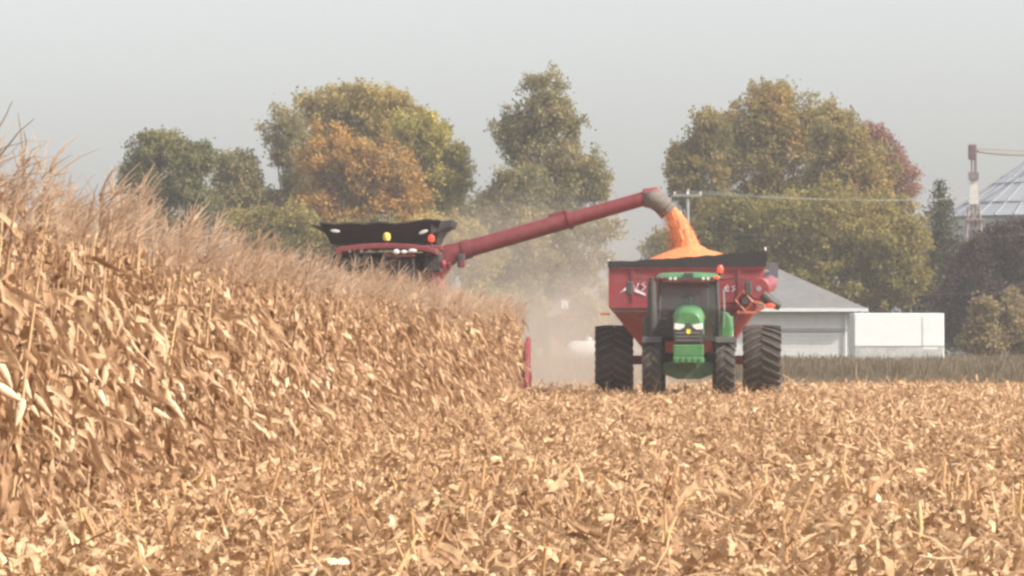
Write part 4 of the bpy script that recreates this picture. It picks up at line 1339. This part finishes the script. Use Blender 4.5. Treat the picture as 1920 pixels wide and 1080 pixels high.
# spruce: layered drooping boughs
base = W(1762, 640, 292); base.z = -.1
sp_t = empty('spruce_tree', base)
tag(sp_t, 'dark narrow spruce between the big right clump and the grain bin', 'tree', G)
kk = F / 292
H = CAMZ + (640 - 342) / kk
Pn = []
R_ = np.random.default_rng(5)
for lvl in range(26):
    t = lvl / 25
    zc = 1.5 + (H - 1.5) * t
    rad_ = (1 - t) ** .8 * 2.9 * (1 + .25 * math.sin(lvl * 2.4)) + .12
    for b in range(int(7 + 6 * (1 - t))):
        a = R_.random() * 6.28
        for q in np.linspace(.15, 1, max(2, int(rad_ * 9))):
            for _ in range(2):
                Pn.append((math.cos(a) * rad_ * q + R_.normal(0, .07), math.sin(a) * rad_ * q + R_.normal(0, .07), zc - q * q * .45 * rad_ * .5 + R_.normal(0, .08)))
Pn = np.array(Pn)
n = len(Pn)
V, Q, I = scatter(CL, R_.integers(0, 6, n), rotm(R_.random(n) * 6, R_.random(n) * 6, R_.random(n) * 6, R_.uniform(.7, 1.1, n)), Pn)
me = np_mesh('crown', V, Q, (R_.random(n) * .5)[I], F_SPRUCE)
o = bpy.data.objects.new('crown', me); COL.objects.link(o); o.parent = sp_t
MB().tube([(0, 0, 0), (0, 0, H * .6), (0, 0, H)], [.2, .12, .02], 7).build('trunk', BARK, sp_t)

# ------------------------------------------------------------------ weeds strip beyond the field
BL = []
for s in range(6):
    r = random.Random(s + 70)
    V, Q = [], []
    for k in range(3):
        a = r.uniform(0, 6.28); ln = r.uniform(.45, 1.0); lean = r.uniform(.05, .35)
        x0, y0_ = r.gauss(0, .1), r.gauss(0, .1)
        o = len(V)
        wd = r.uniform(.015, .04)
        V += [(x0 - wd, y0_, 0), (x0 + wd, y0_, 0), (x0 + math.cos(a) * lean + wd * .4, y0_ + math.sin(a) * lean, ln), (x0 + math.cos(a) * lean - wd * .4, y0_ + math.sin(a) * lean, ln)]
        Q.append((o, o + 1, o + 2, o + 3))
    BL.append((np.array(V), np.array(Q)))
n = 40000
yy = 163 + 85 * rng.random(n)
xx = (-1400 + 2100 * rng.random(n)) / F * yy
sc = rng.uniform(.6, 1.25, n) * (0.45 + .35 * (yy > 175) + .15 * np.sin(xx * .35) * np.sin(yy * .1 + xx * .13) + .1 * rng.random(n))
V, Q, I = scatter(BL, rng.integers(0, 6, n), rotm(0 * xx, 0 * xx, rng.random(n) * 6.28, sc), np.stack([xx, yy, 0 * xx - .15], -1))
M_WEED = foliage('dry_weeds', [(.11, .088, .055), (.16, .125, .08), (.21, .16, .10), (.27, .205, .13)], ns=.15)
wd_ = bpy.data.objects.new('weeds', np_mesh('weeds', V, Q, (rng.random(n) * .5)[I], M_WEED))
COL.objects.link(wd_)
tag(wd_, 'strip of dull olive weeds beyond the harvested field', 'weeds', kind='stuff')

# ------------------------------------------------------------------ house
YHs = 250.0
k = F / YHs
hl, hr = W(1322, 640, YHs).x, W(1598, 640, YHs).x
hs_ = empty('house', ((hl + hr) / 2, YHs, -.15))
tag(hs_, 'low white house with a grey hipped roof behind the right side of the grain cart', 'house')
M_SIDING = pmat('white_siding', (.66, .65, .64), .6, var=.06, scale=.8, dirt=(.40, .36, .32), dirt_amt=.4)
M_ROOF = pmat('grey_shingles', (.125, .12, .115), .85, var=.15, scale=1.2, dirt=(.26, .25, .245), dirt_amt=.3, bump=.3, bscale=12)
M_FOUND = pmat('grey_foundation', (.33, .32, .31), .9, var=.15)
M_WINDOW = pmat('dark_window', (.08, .09, .10), .15, var=.1)
hwid = (hr - hl)
MB().box((0, 4, .3), (hwid, 8, .6)).build('foundation', M_FOUND, hs_)
MB().box((0, 4, 1.9), (hwid - .06, 7.94, 2.62)).build('wall', M_SIDING, hs_)
for i in range(13):
    MB().box((0, -.0, .72 + i * .2), (hwid + .01, .05, .185), rot=(rad(4), 0, 0)).build('siding_board', M_SIDING, hs_)
MB().box((0, -.06, 2.14), (hwid + .05, .10, .16)).build('trim_band', M_FOUND, hs_)
MB().box((hwid / 2 + .0, -.03, 1.9), (.16, .16, 2.62)).build('corner_board', pmat('grey_corner', (.42, .41, .44), .7), hs_)
for x in (-2.6,):
    o = MB().box((x, -.05, 1.65), (1.0, .08, 1.0)).build('window', M_WHITEP, hs_)
    MB().box((x, -.085, 1.65), (.86, .03, .86)).build('pane', M_WINDOW, o)
MB().tube([(hwid / 2 - .35, -.12, 3.05), (hwid / 2 - .35, -.12, .5)], .05, 6).build('downspout', M_WHITEP, hs_)
ez, rz_ = 3.25, CAMZ + (640 - 503) / k + .15
ov = .75
x0, x1 = -hwid / 2 - ov, hwid / 2 + ov
rxx = W(1462, 640, 254).x - (hl + hr) / 2
rlx = -2.4
MB().add([(x0, -ov, ez), (x1, -ov, ez), (x1, 8 + ov, ez), (x0, 8 + ov, ez), (rlx, 4, rz_), (rxx, 4, rz_),
          (x0, -ov, ez - .1), (x1, -ov, ez - .1), (x1, 8 + ov, ez - .1), (x0, 8 + ov, ez - .1)],
         [(0, 1, 5, 4), (1, 2, 5), (2, 3, 4, 5), (3, 0, 4), (0, 6, 7, 1), (1, 7, 8, 2), (6, 9, 8, 7)]).build('roof', M_ROOF, hs_)
MB().box((0, -ov - .03, ez - .07), (x1 - x0 + .1, .05, .17)).box((x1 + .03, 4, ez - .07), (.05, 8 + 2 * ov, .17)).build('gutter', M_WHITEP, hs_)
MB().box((rxx - .35, 3.2, rz_ - .1), (.5, .5, .9)).build('chimney', pmat('dark_chimney', (.09, .085, .09), .8), hs_)

# white box trailer beside it
tl = empty('box_trailer', (W(1686, 640, 240).x, 240, -.15), rad(4))
tag(tl, 'bright white box trailer parked right of the white house', 'trailer')
MB().box((0, 1.2, 1.78), (4.5, 2.4, 2.35)).build('trailer_body', M_WHITEP, tl, bevel=.05)
MB().box((0, -.02, 1.30), (4.5, .02, .06)).build('trim_strip', M_GREY, tl)
MB().box((0, 1.2, .55), (4.3, 2.2, .12)).build('trailer_frame', M_DARK, tl)
MB().box((0, -.012, .96), (4.4, .014, .60)).build('skirt_panel', pmat('grimy_white', (.46, .455, .43), .6, var=.3, scale=2.2, dirt=(.22, .2, .16), dirt_amt=.7), tl)
MB().box((1.55, -.015, 1.95), (.75, .02, 1.6)).build('side_door', M_WHITEP, tl)
for x in (-.45, .45):
    MB().lathe([(.02, -.1), (.34, -.1), (.36, 0), (.34, .1), (.02, .1)], (x, .08, .40), 'Y', 18).build('wheel', M_RUBBER, tl)

# tank behind the cart wheel
tk = empty('white_tank', (W(1104, 640, 235).x, 235, -.15))
tag(tk, 'low white rounded tank in the dust left of the cart tyre', 'tank')
MB().lathe([(.002, -1.15), (.3, -1.1), (.5, -.92), (.56, -.7), (.56, .7), (.5, .92), (.3, 1.1), (.002, 1.15)], (0, 0, 1.02), 'X', 22).build('shell', M_WHITEP, tk, smooth=True)
for x in (-.7, .7): MB().box((x, 0, .25), (.18, .7, .5)).build('foot', M_FOUND, tk)
MB().lathe([(.14, 0), (.16, .08), (.12, .2), (.02, .22)], (0, 0, 1.55), 'Z', 12).build('valve_dome', M_WHITEP, tk)

# brick house in the dust
bh = empty('brick_house', (W(1110, 640, 268).x, 268, -.15))
tag(bh, 'pinkish brick house half hidden by dust and branches behind the left cart tyre', 'house')


def brick_mat():
    m, t, b = mat_new('pink_brick')
    N, L = t.nodes, t.links
    tc = N.new('ShaderNodeTexCoord')
    bt = N.new('ShaderNodeTexBrick'); bt.inputs['Scale'].default_value = 4
    bt.inputs['Color1'].default_value = (.40, .21, .17, 1); bt.inputs['Color2'].default_value = (.34, .19, .16, 1); bt.inputs['Mortar'].default_value = (.42, .36, .32, 1)
    mp = N.new('ShaderNodeMapping'); mp.inputs['Rotation'].default_value = (rad(90), 0, 0)
    L.new(tc.outputs['Object'], mp.inputs[0]); L.new(mp.outputs[0], bt.inputs['Vector']); L.new(bt.outputs[0], b.inputs['Base Color'])
    b.inputs['Roughness'].default_value = .9
    return m


M_BRICK = brick_mat()
MB().box((0, 3, 1.45), (4.6, 6, 2.9)).build('wall', M_BRICK, bh)
MB().prism([(-2.6, 2.92), (2.6, 2.92), (-.2, 3.95), (-1.7, 3.95)], -.5, 6.5).build('roof', pmat('pinkish_roof', (.33, .22, .20), .85, var=.1), bh)
MB().box((-1.45, -.52, 3.6), (.5, .04, .45)).build('gable_vent', M_WHITEP, bh)
for x in (-1.2, .9):
    o = MB().box((x, -.03, 1.6), (.9, .06, 1.1)).build('window', M_WHITEP, bh)
    MB().box((x, -.07, 1.6), (.76, .02, .96)).build('pane', M_WINDOW, o)

# ------------------------------------------------------------------ power line
def pole(px, Y, top_py, label):
    b = W(px, 640, Y); hgt_ = CAMZ + (640 - top_py) / (F / Y)
    t = empty('power_pole', (b.x, Y, -.15))
    tag(t, label, 'power pole')
    MB().tube([(0, 0, 0), (0, 0, hgt_ + .25)], [.15, .10], 10).build('pole', M_PW, t, smooth=True)
    MB().box((0, -.12, hgt_ - .1), (1.6, .1, .12)).build('crossarm', M_PW, t)
    for x in (-.7, 0, .7): MB().lathe([(.05, 0), (.06, .06), (.03, .14)], (x, -.12, hgt_ - .04), 'Z', 8).build('insulator', M_WRIM, t)
    return t, hgt_


M_PW = pmat('weathered_grey_pole', (.24, .235, .21), .85, var=.2, scale=2)
p1, h1 = pole(1289, 262, 358, 'pale grey power pole rising behind the falling grain')
p2, h2 = pole(2080, 266, 352, 'pale grey power pole beyond the right edge of the view')
M_WIRE = pmat('aluminium_wire', (.34, .34, .32), .6, .2)
for i, dx in enumerate((-.7, 0, .7)):
    pts = []
    for j in range(21):
        t = j / 20
        a, b = Vector((p1.location.x + dx, 261.9, h1 - .05)), Vector((p2.location.x + dx, 265.9, h2 - .05))
        p = a.lerp(b, t); p.z -= .55 * 4 * t * (1 - t) * (1 + .08 * i) - (0, .03, .06)[i]
        pts.append(p)
    o = MB().tube(pts, .007, 5).build('power_line', M_WIRE)
    tag(o, ('lowest of the three pale power wires from the grey pole', 'middle of the three pale power wires from the grey pole', 'top one of the three pale power wires from the grey pole')[(2, 1, 0)[i]], 'wire', 'power lines')
for i, (py, y_) in enumerate(((432, 264), (538, 260))):
    a, b = W(1380, py + 2, y_), W(1990, py + 4, y_)
    a = W(1289, py, y_)
    pts = [a.lerp(b, j / 12) - Vector((0, 0, .35 * 4 * (j / 12) * (1 - j / 12))) for j in range(13)]
    o = MB().tube(pts, .003, 5).build('telephone_line', M_WIRE)
    tag(o, ('upper faint telephone wire crossing the trees', 'lower faint telephone wire crossing just above the house roof')[i], 'wire')

# ------------------------------------------------------------------ grain bin and elevator
YB = 380.0
k = F / YB
bx = W(2005, 640, YB).x
gb = empty('grain_bin', (bx, YB, -.15))
tag(gb, 'large galvanised grain bin with a conical ribbed roof at the right edge', 'grain bin')
M_GALV = pmat('galvanised_steel', (.33, .345, .36), .5, .25, var=.14, scale=.6, dirt=(.30, .31, .33), dirt_amt=.3)
M_GALV2 = pmat('galvanised_rib', (.24, .25, .28), .55, .25, var=.1)
Rb_ = 228 / k; eave = CAMZ + (640 - 408) / k + .15; peak = eave + Rb_ * .70
MB().lathe([(Rb_ * .98, 0), (Rb_ * .98, eave)], (0, 0, 0), 'Z', 64).build('wall', M_GALV, gb, smooth=True)
for i in range(13):
    MB().lathe([(Rb_ * .98, -.05), (Rb_ * .98 + .06, 0), (Rb_ * .98, .05)], (0, 0, .6 + i * (eave - .8) / 12), 'Z', 64).build('hoop', M_GALV, gb, smooth=True)
n = 36
pm = MB()
a = math.pi / n
vs = []
for t, r_ in ((0, Rb_ * 1.02), (.33, Rb_ * .7), (.66, Rb_ * .38), (1, Rb_ * .07)):
    zz = (peak - eave) * (1 - r_ / (Rb_ * 1.02))
    vs += [(r_ * math.cos(a), -r_ * math.sin(a), zz - .02), (r_ * math.cos(a), r_ * math.sin(a), zz - .02)]
pm.add(vs, [(0, 1, 3, 2), (2, 3, 5, 4), (4, 5, 7, 6)])
pme = pm.mesh('roof_panel', M_GALV)
rm = MB().tube([(Rb_ * 1.02, 0, .03), (Rb_ * .07, 0, (peak - eave) * .93 + .03)], [.07, .05], 4)
rm.lathe([(.10, 0), (.10, .12)], (Rb_ * .55, 0, (peak - eave) * .46), 'Z', 6)
rme = rm.mesh('roof_rib', M_GALV2)
for i in range(n):
    inst('roof_panel', pme, gb, (0, 0, eave), (0, 0, 2 * math.pi * (i + .5) / n))
    inst('roof_rib', rme, gb, (0, 0, eave), (0, 0, 2 * math.pi * i / n))
for q_ in (.35, .62, .85):
    MB().lathe([(Rb_ * 1.02 * q_ + .04, 0), (Rb_ * 1.02 * q_, .09), (Rb_ * 1.02 * q_ - .06, .07)], (0, 0, eave + (peak - eave) * (1 - q_)), 'Z', 64).build('roof_ring', M_GALV2, gb, smooth=True)
MB().lathe([(Rb_ * .075, 0), (Rb_ * .075, .5), (Rb_ * .03, .9)], (0, 0, peak - .6), 'Z', 20).build('roof_cap', M_GALV, gb)

YE = 365.0
k = F / YE
el = empty('grain_elevator', (W(1826, 640, YE).x, YE, -.15))
tag(el, 'slim grain elevator leg with a dark head left of the grain bin', 'grain elevator')
ez_ = lambda py: CAMZ + (640 - py) / k + .15
M_CREAM = pmat('cream_metal', (.48, .45, .40), .55, var=.15, dirt=(.4, .3, .25), dirt_amt=.3)
M_RUST = pmat('rusty_lattice', (.24, .17, .15), .7, var=.25)
MB().box((-.1, 0, (ez_(272) + ez_(300)) / 2), (.62, .7, ez_(272) - ez_(300))).build('head_box', pmat('dark_red_head', (.10, .05, .06), .6), el, bevel=.08)
MB().box((.12, 0, (ez_(300) + 0) / 2), (.22, .3, ez_(300))).box((-.16, 0, (ez_(300) + 0) / 2), (.12, .2, ez_(300))).build('leg_casing', M_SPOUT, el)
MB().box((-.02, -.1, ez_(331)), (.75, .8, .55)).build('platform', pmat('dark_platform', (.15, .11, .12), .7), el)
MB().box((0, -.05, (ez_(338) + ez_(384)) / 2), (.74, .7, ez_(338) - ez_(384)), taper=.72).build('casing_cover', M_CREAM, el)
MB().box((.1, -.05, ez_(412)), (1.5, 1.3, .14)).build('walkway', M_RUST, el)
for sx in (-1, 1):
    for sy in (-1, 1):
        MB().tube([(sx * 1.3, sy * 1.3, 0), (sx * .4, sy * .4, ez_(388))], .07, 5).build('tower_leg', M_RUST, el)
for i in range(7):
    z0, z1 = i * ez_(388) / 7, (i + 1) * ez_(388) / 7
    w0, w1 = 1.3 - .9 * i / 7, 1.3 - .9 * (i + 1) / 7
    for sy in (-1, 1):
        MB().tube([(-w0, sy * w0, z0), (w1, sy * w1, z1)], .045, 4).tube([(w0, sy * w0, z0), (-w1, sy * w1, z1)], .045, 4).tube([(-w1, sy * w1, z1), (w1, sy * w1, z1)], .045, 4).build('brace', M_RUST, el)
MB().tube([(.3, 0, ez_(285)), (2.2, 4, ez_(286)), (bx - el.location.x, YB - YE, ez_(288) + .3)], .10, 8).tube([(.3, 0, ez_(280)), (bx - el.location.x, YB - YE, ez_(282) + .3)], .04, 5).build('spout_pipe', M_SPOUT, el)

# ------------------------------------------------------------------ haze and dust
def volmat(name, col, dens, hetero=False, aniso=0.2):
    m = bpy.data.materials.new(name)
    m.use_nodes = True
    N, L = m.node_tree.nodes, m.node_tree.links
    N.remove(N['Principled BSDF'])
    v = N.new('ShaderNodeVolumePrincipled')
    v.inputs['Color'].default_value = (*col, 1)
    v.inputs['Density'].default_value = dens
    v.inputs['Anisotropy'].default_value = aniso
    L.new(v.outputs[0], N['Material Output'].inputs['Volume'])
    if hetero:
        tc = N.new('ShaderNodeTexCoord')
        gr_ = N.new('ShaderNodeTexGradient'); gr_.gradient_type = 'SPHERICAL'
        L.new(tc.outputs['Object'], gr_.inputs[0])
        mp = N.new('ShaderNodeMapping'); mp.inputs['Scale'].default_value = (1.6, 1.6, 2.2)
        ns = N.new('ShaderNodeTexNoise'); ns.inputs['Scale'].default_value = 1.2; ns.inputs['Detail'].default_value = 4
        L.new(tc.outputs['Object'], mp.inputs[0]); L.new(mp.outputs[0], ns.inputs['Vector'])
        r = N.new('ShaderNodeMapRange'); r.inputs[1].default_value = .35; r.inputs[2].default_value = .65; r.inputs[3].default_value = .25; r.inputs[4].default_value = 1.4
        L.new(ns.outputs[0], r.inputs[0])
        a = N.new('ShaderNodeMath'); a.operation = 'MULTIPLY'
        L.new(gr_.outputs['Fac'], a.inputs[0]); L.new(r.outputs[0], a.inputs[1])
        b = N.new('ShaderNodeMath'); b.operation = 'MULTIPLY'; b.inputs[1].default_value = dens
        L.new(a.outputs[0], b.inputs[0]); L.new(b.outputs[0], v.inputs['Density'])
    return m


hz = MB().box((0, 425, 11.9), (1500, 1010, 26.2)).build('haze', volmat('haze_air', (.95, .97, 1.0), HAZE_DENSITY, aniso=0.0))
hz.location = (0, 0, 0)
tag(hz, kind='stuff')
du = MB().ball((0, 0, 0), 1.0, 24, 16).build('dust_cloud', volmat('harvest_dust', (.68, .60, .52), .085, True), None, (-5.2, 146, .3))
du.scale = (6.5, 20, 6.0)
tag(du, 'tan cloud of harvest dust drifting behind the combine, between the corn edge and the cart', 'dust', kind='stuff')
